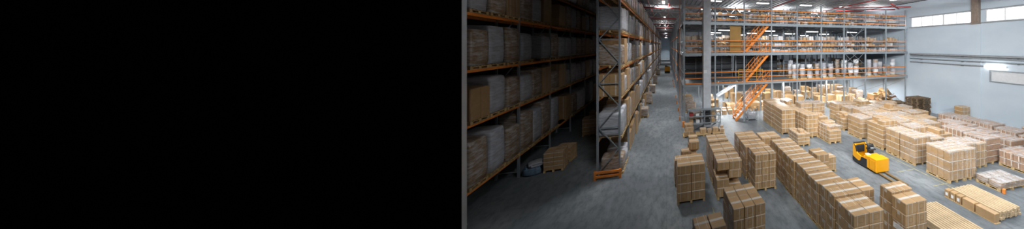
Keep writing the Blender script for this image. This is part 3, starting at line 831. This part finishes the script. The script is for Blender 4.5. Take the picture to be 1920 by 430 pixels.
def rack_load(x, y, z, w, d, h, kind, label, group, real=True):
    global n_load
    if not real:
        m = {'white':'wrapw','brown':'wrapb'}.get(kind,'card')
        FARL.box(x-w/2, x+w/2, y-d/2, y+d/2, z, z+.12, M['wood']); FARL.bbox(x-w/2, x+w/2, y-d/2, y+d/2, z+.121, z+h, M[m], .04); return
    t = thing('rack_load', label, 'pallet load', (x,y,z), R.uniform(-.015,.015), group)
    ob('pallet', pallet_mesh(w, d), t)
    ob({'white':'wrapped_goods','brown':'wrapped_goods'}.get(kind,'carton_block'), goods(kind, w-.02, d-.02, h-PZ, R.randrange(4)), t, (0,0,PZ+.014))
    n_load += 1
def fill(x0, dep, ys, levels, hs, rname, group, kinds, per=3, real_until=99, floor_h=None, prob=.93):
    lv = list(enumerate(levels))
    for k in range(len(ys)-1):
        L = ys[k+1]-ys[k]-.12; w = L/per
        for li, z in lv:
            for p in range(per):
                if R.random() > prob: continue
                h = hs[li]*R.uniform(.74,1.0); kind = R.choices(('white','brown','card','taped'), kinds)[0]
                dd = min(dep+.1, 1.25)
                lb = 'load, level %d, bay %d, place %d, of the %s' % (li+1, k+1, p+1, rname)
                lb = {'white':'white wrapped ','brown':'brown wrapped ','card':'carton ','taped':'carton '}[kind] + lb
                rack_load(x0+dep/2+R.uniform(-.02,.05), ys[k]+.06+w*(p+.5), z, dd, w-.07, h, kind, lb, group, k < real_until)
# rack A: along the dark left
AX, AD = -8.86, 1.1
ysA = [4.5+3.45*k for k in range(11)]
lvA = [1.24, 3.95, 6.2, 8.55, 10.7]
rack('pallet_rack', 'tall orange beamed pallet rack along the dark left side', AX, ysA, AD, 11.6, lvA)
fill(AX, AD, ysA, lvA, [2.3,1.85,2.0,1.8,1.25], 'dark left rack', 'loads in the dark left rack', (6,3,2,1), 3, 9)
# rack B: between the two aisles
BX, BD = -3.67, 1.2
ysB = [13.7+3.0*k for k in range(31)]
lvB = [2.0, 4.25, 5.95, 7.9, 9.8]
rack('pallet_rack', 'grey and orange pallet rack ending at the orange guard beside the wide aisle', BX, ysB, BD, 11.6, lvB)
fill(BX, BD, ysB, lvB, [1.9,1.45,1.65,1.6,1.7], 'rack by the wide aisle', 'loads in the rack by the wide aisle', (6,3,1,1), 3, 8, prob=.97)
for k in range(30):   # goods on the floor under rack B
    for p in range(3):
        rack_load(BX+.62+R.uniform(-.05,.14), ysB[k]+.55+.95*p, 0, 1.15, .86, R.uniform(.7,1.6), R.choice(('brown','white','card')),
                  'floor load in bay %d, place %d, under the rack by the wide aisle' % (k+1, p+1), 'floor loads under the rack by the wide aisle', k < 7)
# rack D: the near run of the same row, in the dark at the left
DX = -3.67
ysD = [-2.4, .6, 3.6]
rack('pallet_rack', 'near pallet rack whose thick dark post stands in front of the left rack', DX, ysD, BD, 11.6, [2.0, 4.25, 5.95, 7.9, 9.8])
if FARL.v: tag(ob('far_load', FARL), 'distant wrapped loads down the long racks', 'loads', None, 'stuff')
# orange end guard
t = thing('rack_guard', 'orange double rail guard on the floor in front of the rack end', 'guard', (-3.07, 13.48, 0))
for z in (.12, .34): ob('rail', MB().bbox(-.68,.68,-.05,.05,z,z+.12,M['orange'],.01), t)
for s in (-1,1): ob('post', MB().bbox(s*.62-.06,s*.62+.06,-.045,.045,0,.5,M['orange'],.01), t)
# loads on the floor in front of the racks
def floor_pile(x, y, w, d, nx, ny, nz, ch, lab, rot=0, mt='card'):
    load(x, y, w, d, nx, ny, nz, ch, lab, 'loads standing on the floor by the dark racks', 3, rot=rot, mt=mt)
floor_pile(-6.75, 15.0, .95, .9, 2, 2, 4, .24, 'pale carton pile on the dark floor in front of the left rack', .08)
floor_pile(-6.6, 16.1, .9, .8, 2, 2, 3, .25, 'slanting pile right behind the pale carton pile', -.12)
floor_pile(-6.5, 20.2, 1.0, 1.0, 2, 3, 4, .3, 'leaning pile with white ends on the dark floor, middle of the aisle', .14)
floor_pile(-6.5, 21.9, 1.0, .9, 2, 2, 5, .26, 'pile behind the leaning one with white ends', .02)
floor_pile(-6.7, 25.6, 1.0, 1.0, 2, 2, 6, .28, 'tall white and brown pile farthest along the dark aisle', .0)
t = thing('bag_heap', 'slumped dark bundle leaning against the left rack foot', 'bundle', (-7.3, 15.2, 0), .2)
ob('sack', lump(.8,.9,.45,'blue',5,a=.05,rnd=.2), t); ob('loose_sheet', lump(.7,.6,.2,'wrapw',9,a=.04,rnd=.2), t, (.15,-.1,.46), .4)
for k, (x, y, h) in enumerate(((-2.25, 24.5, .9), (-2.2, 30, 1.3), (-2.1, 36.5, 1.2), (-2.15, 45, 1.5), (-2.0, 58, 1.4))):
    rack_load(x, y, 0, .9, 1.1, h, 'brown', 'load spilling into the wide aisle from the rack foot, %s from the camera end' % ORD[k], 'loads spilling into the wide aisle')

# ------------------------------------------------------------------ the platform racks (three storeys)
MY = 20.65; BX0 = 1.51; PITCH = 2.81; NB = 9
D1, D2, D3, PT = 3.7, 6.47, 9.3, 11.25
px_ = [BX0+PITCH*k for k in range(NB+1)]
py_ = [MY, 23.4, 26.2, 29.0, 31.8]
mz = thing('rack_platform', 'three storey steel platform with orange rails standing across the hall', 'platform', (BX0, MY, 0))
def rel(b): return b
pm = MB().box(-.06,.06,-.05,.05,.02,PT,M['steel']).box(-.11,.11,-.1,.1,0,.02,M['steel']).mesh('post')
pt_ = MB().box(-.06,.06,-.05,.05,.02,ZC-.02,M['steel']).box(-.11,.11,-.1,.1,0,.02,M['steel']).mesh('post')
for i, x in enumerate(px_):
    for j, y in enumerate(py_): ob('post', pt_ if (j == 0 and i in (0,1,2,3)) else pm, mz, (x-BX0, y-MY, 0))
for zi, z in enumerate((D1, D2, D3)):
    L = px_[-1]-BX0
    w = MB()
    x1 = L+.3
    # each storey's floor: open grating panels over joists; stair hole left free at bays 2..3
    if zi < 2: w.box(-.1, px_[1]+.3-BX0, .02, 11.3, z-.05, z, M['deck']).box(px_[3]-BX0, x1, .02, 11.3, z-.05, z, M['deck']).box(px_[1]+.3-BX0, px_[3]-BX0, 1.5, 11.3, z-.05, z, M['deck'])
    else: w.box(-.1, px_[1]+.3-BX0, .02, 11.3, z-.05, z, M['deck']).box(px_[3]-BX0, x1, .02, 11.3, z-.05, z, M['deck']).box(px_[1]+.3-BX0, px_[3]-BX0, 1.5, 11.3, z-.05, z, M['deck'])
    ob('deck', w, mz)
    ed = MB(); ed.box(-.1, x1, -.06, -.02, z-.22, z+.02, M['steel'])
    ob('edge_beam', ed, mz)
    jo = MB(); xx = .4
    while xx < L: jo.box(xx, xx+.05, .1, 11.2, z-.17, z-.05, M['steel']); xx += .7
    for y in py_[1:]: jo.box(-.1, x1, y-MY-.05, y-MY+.05, z-.25, z-.05, M['steel'])
    ob('joist', jo, mz)['kind'] = 'stuff'
bmsh = MB().bbox(.06, PITCH-.06, -.03, .03, 0, .085, M['orange'], .008).mesh('rail')
bmsh_t = MB().bbox(.06, PITCH-.06, -.03, .03, 0, .06, M['orange'], .008).mesh('rail')
RL = {0:(0.0,.48,.98), 1:(.10,.66,1.12), 2:(.22,.72,1.22)}
for zi, z in enumerate((D1, D2, D3)):
    for k in range(NB):
        for q, dz in enumerate(RL[zi]):
            ob('rail', bmsh if q != 1 else bmsh_t, mz, (PITCH*k, -.09, z+dz))
# side face towards the long aisle: netting panels and orange edge
net = MB()
for z in (D1-.2, D2-.2, D3-.2, 4.7, 7.5, 10.3): net.box(-.10,-.06, 0, 11.2, z, z+.09, M['steel'])
ob('side_rail', net, mz)
net = MB()
for k in range(46): net.box(-.085,-.078, .12+.24*k, .132+.24*k, D1, D2-.3, M['steeld'])
for k in range(12): net.box(-.085,-.078, .1, 11.2, D1+.05+.21*k, D1+.062+.21*k, M['steeld'])
ob('side_netting', net, mz)['label'] = 'dark wire netting'
def xbrace(x0, x1, z0, z1, y=-.02):
    b = MB(); b.bar((x0,y,z0),(x1,y,z1),.05,M['steel'],.02); b.bar((x0,y+.03,z1),(x1,y+.03,z0),.05,M['steel'],.02)
    return b
for (k, a, c) in ((6,D3-.3,D2+.8),(6,D2+.6,D1+1.4),(6,D2-.1,D1+.4),(6,D3,D2+.2)):
    ob('cross_brace', xbrace(PITCH*k+.06, PITCH*(k+1)-.06, a, c, .06), mz)
for (i, z0, z1) in ((7,.3,2.9),(8,.3,2.9),(9,.3,3.3),(5,.3,2.9)):
    b = MB(); y0, y1 = 0, 2.75
    b.bar((px_[i]-BX0, y0, z0),(px_[i]-BX0, y1, (z0+z1)/2), .04, M['steel']); b.bar((px_[i]-BX0, y1, (z0+z1)/2),(px_[i]-BX0, y0, z1), .04, M['steel'])
    ob('side_brace', b, mz)
ob('foot_guard', MB().bbox(-.16,.06,-.14,.1,.0,.45,M['orange'],.01), mz, (-.02,-.12,0))['label'] = 'orange foot guard'
ob('edge_post', MB().box(-.28,-.22,2.0,2.06,.02,ZC-.3,M['orange']), mz)['label'] = 'thin orange post on the aisle side'

# rack run beyond the platform, along the aisle
ysC = [33.5+3.0*k for k in range(30)]
rack('pallet_rack', 'far pallet rack on the other side of the long aisle behind the platform', 1.5, ysC, 1.2, 11.3, [2.0,4.25,6.4,8.5])
for i in range(7):
    tag(ob('foot_guard', MB().bbox(-.06,.06,-.06,.06,0,.36,M['orange'],.01), None, (1.22, 22.3+3.2*i+ (5 if i > 3 else 0), 0)),
        'orange post guard along the right edge of the long aisle, %s from the platform corner' % ORD[i], 'guard', 'orange post guards along the aisle')

# concrete column
t = tag(ob('support_column', MB().bbox(-.34,.34,-.3,.3,0,ZC-.02,M['column'],.03), None, (3.45, 20.15, 0)), 'big square grey concrete column in front of the platform', 'column'); t['kind'] = 'thing'
ob('sign_plate', MB().box(-.30,-.02,-.312,-.302,4.75,5.05,M['white']), t)

# ------------------------------------------------------------------ the stairs
def stair(name, x0, z0, x1, z1, y0, y1, label):
    t = thing(name, label, 'stairs', (x0, y0, z0))
    dx, dz = x1-x0, z1-z0; w = y1-y0; n = 13
    for yy in (0, w): ob('stringer', MB().bar((0,yy,.06),(dx,yy,dz-.02),.05,M['orange'],.22), t)
    for i in range(n):
        f = (i+.5)/n; ob('tread', MB().box(dx*f-.12, dx*f+.12, .03, w-.03, dz*f-.0, dz*f+.035, M['deck']), t)
    for yy in (0, w):
        hb = MB(); hb.bar((0,yy,1.0),(dx,yy,dz+.95),.045,M['orange']); hb.bar((0,yy,.55),(dx,yy,dz+.5),.03,M['orange'])
        ob('handrail', hb, t)
        for i in range(5):
            f = i/4; ob('baluster', MB().bar((dx*f,yy,dz*f),(dx*f,yy,dz*f+.98),.04,M['orange']), t)
    return t
SX0, SX1 = px_[2]-.55, px_[3]-.1
stair('staircase', 6.35, 0, SX1-.05, D1, 20.82, 21.75, 'lowest orange steel stair flight rising from the hall floor')
stair('staircase', 7.35, D1+.0, SX1, D2, 20.82, 21.75, 'middle orange stair flight between the first and second platform')
stair('staircase', 7.25, D2+.0, SX1, D3, 20.82, 21.75, 'uppermost orange stair flight reaching the top platform')
for zi, z in enumerate((D1, D2)):
    t = thing('stair_railing', 'orange yellow guard rail behind the stair opening on the %s platform' % ('first','second')[zi], 'railing', (px_[2]+(-.05 if zi == 0 else -.4), 22.2, z))
    for h in (.5, 1.0): ob('rail', MB().bar((0,0,h),(2.6,0,h),.05,M['yellow' if zi == 0 else 'orange']), t)
    for k in range(5): ob('post', MB().bar((.65*k,0,0),(.65*k,0,1.02),.05,M['yellow' if zi == 0 else 'orange']), t)
# leaning ochre board on the second storey
t = tag(ob('panel_board', MB().bbox(-.56,.56,-.03,.03,0,2.62,M['board'],.008), None, (px_[2]-.72, 21.15, D2+.002)), 'tall ochre board standing upright on the second platform left of the stairs', 'board')
# conveyor chute
t = thing('conveyor_chute', 'grey steel chute sloping down from the first platform', 'chute', (5.6, 24.6, 0))
for yy in (0,.6): ob('side_rail', MB().bar((-.2,yy,1.6),(3.2,yy,3.55),.05,M['grey'],.22), t)
ob('bed', MB().bar((-.2,.3,1.55),(3.2,.3,3.5),.56,M['steel'],.04), t)
ob('leg', MB().box(.0,.07,.26,.34,0,1.62,M['steel']), t)

# steel shelf unit and things in front of the first bays
t = thing('steel_shelf_unit', 'grey steel shelf frame with small goods in front of the concrete column', 'shelf', (1.75, 19.25, 0))
for xx in (.0,1.35,2.72):
    for yy in (0,.55): ob('post', MB().box(xx,xx+.06,yy,yy+.06,0,1.75,M['steel']), t)
for z in (.55,1.15,1.66): ob('shelf_board', MB().box(.0,2.78,.0,.61,z,z+.05,M['steel']), t)
ob('top_rail', MB().box(0,2.78,-.02,.02,1.72,1.80,M['steel']), t)
sg = [(.2,.35,.3,'card'),(.75,.3,.25,'white'),(1.15,.2,.3,'grey'),(1.6,.4,.28,'black'),(2.1,.32,.3,'card'),(2.5,.22,.2,'white')]
k = 0
for z in (.6,1.2):
    for (x, w, h, m) in sg:
        k += 1; x2 = x+R.uniform(-.04,.04)
        tag(ob('small_box', MB().bbox(-w/2,w/2,-.17,.17,0,h*(1 if z < 1 else .8),M[('red' if (k == 7) else m)],.012), None, (1.75+x2+.05, 19.55, z+.002)),
            '%s box on the %s shelf of the grey shelf frame, %s from its end' % ({'card':'brown','white':'white','grey':'grey','black':'black'}[m] if k != 7 else 'red', 'lower' if z < 1 else 'upper', ORD[(k-1)%6]), 'box', 'small boxes on the grey shelf frame')
for k, (x, w) in enumerate(((1.62,.95),(2.75,1.15),(3.95,.95))):
    tag(ob('wooden_pallet', pallet_mesh(w,.8), None, (x+.1, 18.35, 0)), 'wooden pallet on the floor before the grey shelf frame, %s of three' % ('leftmost','middle','rightmost')[k], 'pallet', 'pallets before the shelf frame')
for k, (x, y, z, w, d, h) in enumerate(((1.6,18.35,PZ,.7,.6,.30),(1.62,18.36,PZ+.31,.66,.55,.30),(1.58,18.35,PZ+.62,.62,.5,.22),(2.75,18.4,PZ,.5,.45,.34),(3.25,18.3,PZ,.35,.4,.28),(3.75,18.4,PZ,.42,.4,.36),(4.25,18.3,PZ,.38,.4,.25),(4.32,18.5,PZ+.26,.25,.2,.16))):
    loose(x+.1, y, z+.004, w, d, h, R.uniform(-.08,.08), ('lowest carton of the pile on the leftmost pallet by the shelf frame','middle carton of the pile on the leftmost pallet by the shelf frame','top carton of the pile on the leftmost pallet by the shelf frame','large carton on the middle pallet by the shelf frame','small carton on the middle pallet by the shelf frame','square carton on the rightmost pallet by the shelf frame','end carton on the rightmost pallet by the shelf frame','tiny carton atop the end carton by the shelf frame')[k], 'cartons before the shelf frame')
# mesh box beside the stairs
t = thing('mesh_box', 'grey wire mesh box pallet standing right of the stair foot', 'box pallet', (8.0, 21.1, 0))
b = MB()
for k in range(8):
    for yy in (-.4,.4): b.box(-.5+.14*k,-.485+.14*k,yy-.01,yy+.01,.12,.8,M['grey'])
for z in (.12,.3,.46,.62,.78):
    for yy in (-.4,.4): b.box(-.5,.5,yy-.012,yy+.012,z,z+.025,M['grey'])
ob('mesh_side', b, t); ob('tray', MB().box(-.5,.5,-.4,.4,.1,.14,M['steel']), t)
for sx in (-1,1):
    for sy in (-1,1): ob('leg', MB().box(sx*.46-.03,sx*.46+.03,sy*.37-.03,sy*.37+.03,0,.82,M['grey']), t)
ob('contents', lump(.9,.7,.45,'wrapw',3,a=.04,rnd=.15), t, (0,0,.145))

# ------------------------------------------------------------------ goods on the platforms
# first storey: columns of white topped tubs
tub_b = lump(.62,.6,1.0,'wrapb',77,a=.012,rnd=.1)
def tub_parts(h):
    b = MB(); b.bbox(-.34,.34,-.32,.32,0,.1,M['wood'],.01); return b
base_m = tub_parts(1).mesh('base')
def tub(x, y, h, lab, n):
    t = thing('tub_stack', lab, 'tub stack', (x,y,D1+.002), R.uniform(-.05,.05), 'stacks of white tubs on the first platform')
    ob('base', base_m, t)
    nn = max(2, int(h/.36))
    for k in range(nn):
        w = R.uniform(.22,.30)
        key = ('tub', round(w,2))
        if key not in GO:
            GO[key] = MB().tube((0,0,0),(0,0,.33),w*.92,M[('white','wrapw','wrapb','wrapw')[int(w*100)%4]],12,w).tube((0,0,.325),(0,0,.355),w*1.03,M['wrapw'],12).mesh('tub')
        ob('tub', GO[key], t, (R.uniform(-.04,.04), 0, .1+k*.356))
k = 0
for j, y in enumerate((21.3, 22.3)):
    for i in range(20):
        x = px_[4]+.15+i*.86+R.uniform(-.08,.08)
        if R.random() < .12 or x > 26.4: continue
        tub(x, y, R.choice((1.1,1.45,1.5,1.8)), 'stack of white tubs on the first platform, %s row, %s from its left end' % (('front','back')[j], ORD[i]), i); k += 1
# dark enclosed shelving at the left of storey one
for i in range(4):
    t = thing('dark_shelf', 'dark filled shelf bay on the first platform, %s from the concrete column' % ORD[i], 'shelf', (px_[0]+.2+PITCH*i, 24.2, D1+.002), 0, 'dark shelf bays on the first platform')
    ob('back_panel', MB().box(.0,2.5,.5,.54,0,2.3,M['steeld']), t)
    for z in (.3,.9,1.5,2.1): ob('shelf_board', MB().box(0,2.5,0,.5,z,z+.04,M['steeld']), t)
    for x in (0,1.25,2.46): ob('post', MB().box(x,x+.05,0,.05,0,2.35,M['steel']), t)
# shelves with parcels on the two upper storeys and the ground behind
n_par = 0; PAR = MB(); PM = {}
def parcel(x, y, z, w, d, h, m, label, group):
    global n_par
    if n_par >= 290:
        PAR.box(x-w/2, x+w/2, y-d/2, y+d/2, z, z+h, M[m]); return
    key = (round(w*10), round(h*12), m)
    if key not in PM:
        W_, H_ = key[0]/10, key[1]/12
        b = MB(); b.bbox(-W_/2, W_/2, -d/2, d/2, 0, H_, M[m], .012); b.box(-.03,.03,-d/2-.003,d/2+.003,H_*.0+.01,H_+.003,M['tape']); PM[key] = b.mesh('parcel')
    tag(ob('parcel', PM[key], None, (x,y,z), R.uniform(-.05,.05)), label, 'parcel', group); n_par += 1
def shelf_row(z0, y, k0, k1, heights, storey, real, mlist, top=None):
    for k in range(k0, k1):
        x0 = px_[k]+.14; L = PITCH-.28
        t = thing('shelf_bay', 'shelf bay on the %s, %s bay from the concrete column, %s line' % (storey, ORD[k], real), 'shelf', (x0, y, z0+.002), 0, 'shelf bays on the upper platforms')
        for z in heights:
            if z > 0: ob('shelf_board', MB().box(0, L, -.3, .3, z-.04, z, M['deck']), t)
        for xx in (0, L-.04):
            ob('frame', MB().box(xx, xx+.04, -.3, -.26, 0, heights[-1]+.5, M['steel']).box(xx, xx+.04, .26, .3, 0, heights[-1]+.5, M['steel']), t)
        for li, z in enumerate(heights):
            x = .12
            while x < L-.35:
                w = R.choice((.3,.4,.4,.5)); h = R.choice((.25,.33,.33,.42))
                if R.random() < .84 and x+w < L-.08:
                    parcel(x0+x+w/2, y-.02, z0+z+.004, w-.02, .42, h, R.choice(mlist), 'parcel on the %s, %s line, %s bay, shelf %d, %d cm along' % (storey, real, ORD[k], li+1, int(x*100)), 'parcels on the upper platforms')
                x += w+.04
shelf_row(D2, 21.6, 3, 9, (0,.62,1.25), 'second platform', 'front', ['card','card','wrapw','wrapb','white'])
shelf_row(D3, 21.5, 2, 9, (0.0,.55,1.1), 'top platform', 'front', ['wrapw','card','white','wrapb'])
shelf_row(D2, 22.5, 0, 2, (0,.62,1.2), 'second platform', 'front', ['card','wrapb','card'])
shelf_row(D3, 21.5, 0, 1, (0,.6), 'top platform', 'front', ['wrapw','card'])
shelf_row(D2, 24.8, 0, 9, (0,.7,1.4), 'second platform', 'rear', ['card','wrapw','wrapb'])
shelf_row(D3, 24.6, 0, 9, (0,.6,1.2), 'top platform', 'rear', ['wrapw','card','white'])
shelf_row(D2, 28.2, 0, 9, (0,.7,1.4), 'second platform', 'last', ['card','wrapw'])
shelf_row(D1, 26.5, 4, 9, (0,.7,1.4), 'first platform', 'rear', ['card','wrapb'])
if PAR.v: tag(ob('parcel_bulk', PAR), 'many small parcels on the shelves deeper inside the platforms', 'parcels', None, 'stuff')

# ground floor under the platform: mixed loads, open cartons, in bright light
def opencarton(x, y, z, w, d, h, rz, label, group):
    key = ('open', round(w,1), round(d,1), round(h,1))
    if key not in PM:
        W_, D_, H_ = round(w,1), round(d,1), round(h,1); t = .012; b = MB(); m = M['card']
        b.box(-W_/2,W_/2,-D_/2,D_/2,0,t,m)
        b.box(-W_/2,-W_/2+t,-D_/2,D_/2,t,H_,m); b.box(W_/2-t,W_/2,-D_/2,D_/2,t,H_,m); b.box(-W_/2+t,W_/2-t,-D_/2,-D_/2+t,t,H_,m); b.box(-W_/2+t,W_/2-t,D_/2-t,D_/2,t,H_,m)
        body = b.mesh('carton')
        f = MB(); f.bar((-W_/2,0,H_),(-W_/2-.14,0,H_+.10),D_*.96,m,.01); f.bar((W_/2,0,H_),(W_/2+.16,0,H_+.06),D_*.96,m,.01)
        PM[key] = (body, f.mesh('flaps'))
    o = ob('open_carton', PM[key][0], None, (x,y,z), rz); tag(o, label, 'carton', group); ob('flaps', PM[key][1], o)
    return o
gk = 0
for j, y in enumerate((22.6, 25.0, 27.6, 30.4)):
    for i in range(17):
        x = 2.6+i*1.45+R.uniform(-.15,.15)
        if 5.4 < x < 9.6 and j == 0: continue
        if x > 26.2 or R.random() < .15: continue
        gk += 1
        rack_load(x, y, 0, 1.1, .95, R.uniform(.5,1.35), R.choice(('card','card','taped','brown')), 'load under the lowest platform, %s line, %s from the column side' % (('front','second','third','last')[j], ORD[i]), 'loads under the lowest platform')
for i in range(19):
    x = 25.6-1.1*i+R.uniform(-.2,.2); y = R.choice((21.5, 23.8, 24.0, 26.3)) 
    if 5.6 < x < 10.2 and y < 22.6: y = 24.0
    opencarton(x, y, .002, R.choice((.4,.5,.6)), R.choice((.4,.5)), R.choice((.3,.4,.5)), R.uniform(-.5,.5), 'open carton on the floor under the lowest platform, %s from the white wall' % ORD[i], 'open cartons under the lowest platform')
for i in range(9):
    x = 4.6+.62*i if i < 5 else 4.9+.55*(i-5); y = 23.2 if i < 5 else 24.1
    loose(x, y, .004, .42, .4, .45, R.uniform(-.2,.2), 'carton on the bright floor behind the concrete column, %s from its left' % ORD[i], 'cartons behind the column')
# cardboard scrap heap at the corner
for i in range(46):
    x = R.uniform(22.8, 26.4); y = R.uniform(20.9, 22.6); z = max(0, R.uniform(0, 1.5)*(1-abs(x-25.2)/2.6))
    b = MB(); w = R.uniform(.35,.8)
    b.box(-w/2, w/2, -.25, .25, -.02, .02, M[R.choice(('card','oldwood','card2'))]); b.bar((w/2,0,0),(w/2+.2,0,.15),.45,M['card'],.02)
    o = ob('cardboard_scrap', b, None, (x,y,z+.25)); o.rotation_euler = (R.uniform(-.9,.9), R.uniform(-.9,.9), R.uniform(0,3))
    tag(o, 'torn cardboard piece in the heap at the corner of the white wall', 'cardboard', 'torn cardboard heap in the corner')
# pile of old pallets against the wall
t0 = None
for (x, y, n, w, lab) in ((24.9, 17.9, 13, 1.75, 'wide dark pile'), (24.0, 19.3, 8, 1.2, 'lower pile beside it')):
    for k in range(n):
        o = ob('old_pallet', pallet_mesh(w, 1.2, 'oldwood'), None, (x+R.uniform(-.05,.05), y+R.uniform(-.05,.05), .146*k), R.uniform(-.05,.05))
        tag(o, 'dark old wooden pallet, number %d of the %s near the wall' % (k+1, lab), 'pallet', 'old dark pallets piled near the wall')

# ------------------------------------------------------------------ camera, world, view
w = bpy.data.worlds.new('World'); S.world = w; w.use_nodes = True
w.node_tree.nodes['Background'].inputs[0].default_value = (.02,.022,.025,1); w.node_tree.nodes['Background'].inputs[1].default_value = .3
cam = bpy.data.cameras.new('camera'); co = bpy.data.objects.new('camera', cam); C.objects.link(co)
co.location = (0, 0, H); co.rotation_euler = (PI/2, 0, -TH)
cam.sensor_width = 36; cam.lens = 430/1920*36
cam.shift_x = -(1358.7-960)/1920; cam.shift_y = -(215-85)/1920
cam.clip_start = .1; cam.clip_end = 400
S.camera = co
S.view_settings.view_transform = 'Standard'; S.view_settings.look = 'None'; S.view_settings.gamma = 1
S.view_settings.use_curve_mapping = False; S.view_settings.exposure = 0.0
S.cycles.max_bounces = 7; S.cycles.diffuse_bounces = 3; S.cycles.transparent_max_bounces = 16
S.cycles.caustics_reflective = False; S.cycles.caustics_refractive = False
S.cycles.sample_clamp_indirect = 6
S.cycles.use_denoising = True
print('individual cartons', n_ind, 'loads', n_load, 'parcels', n_par, 'objects', len(C.objects))
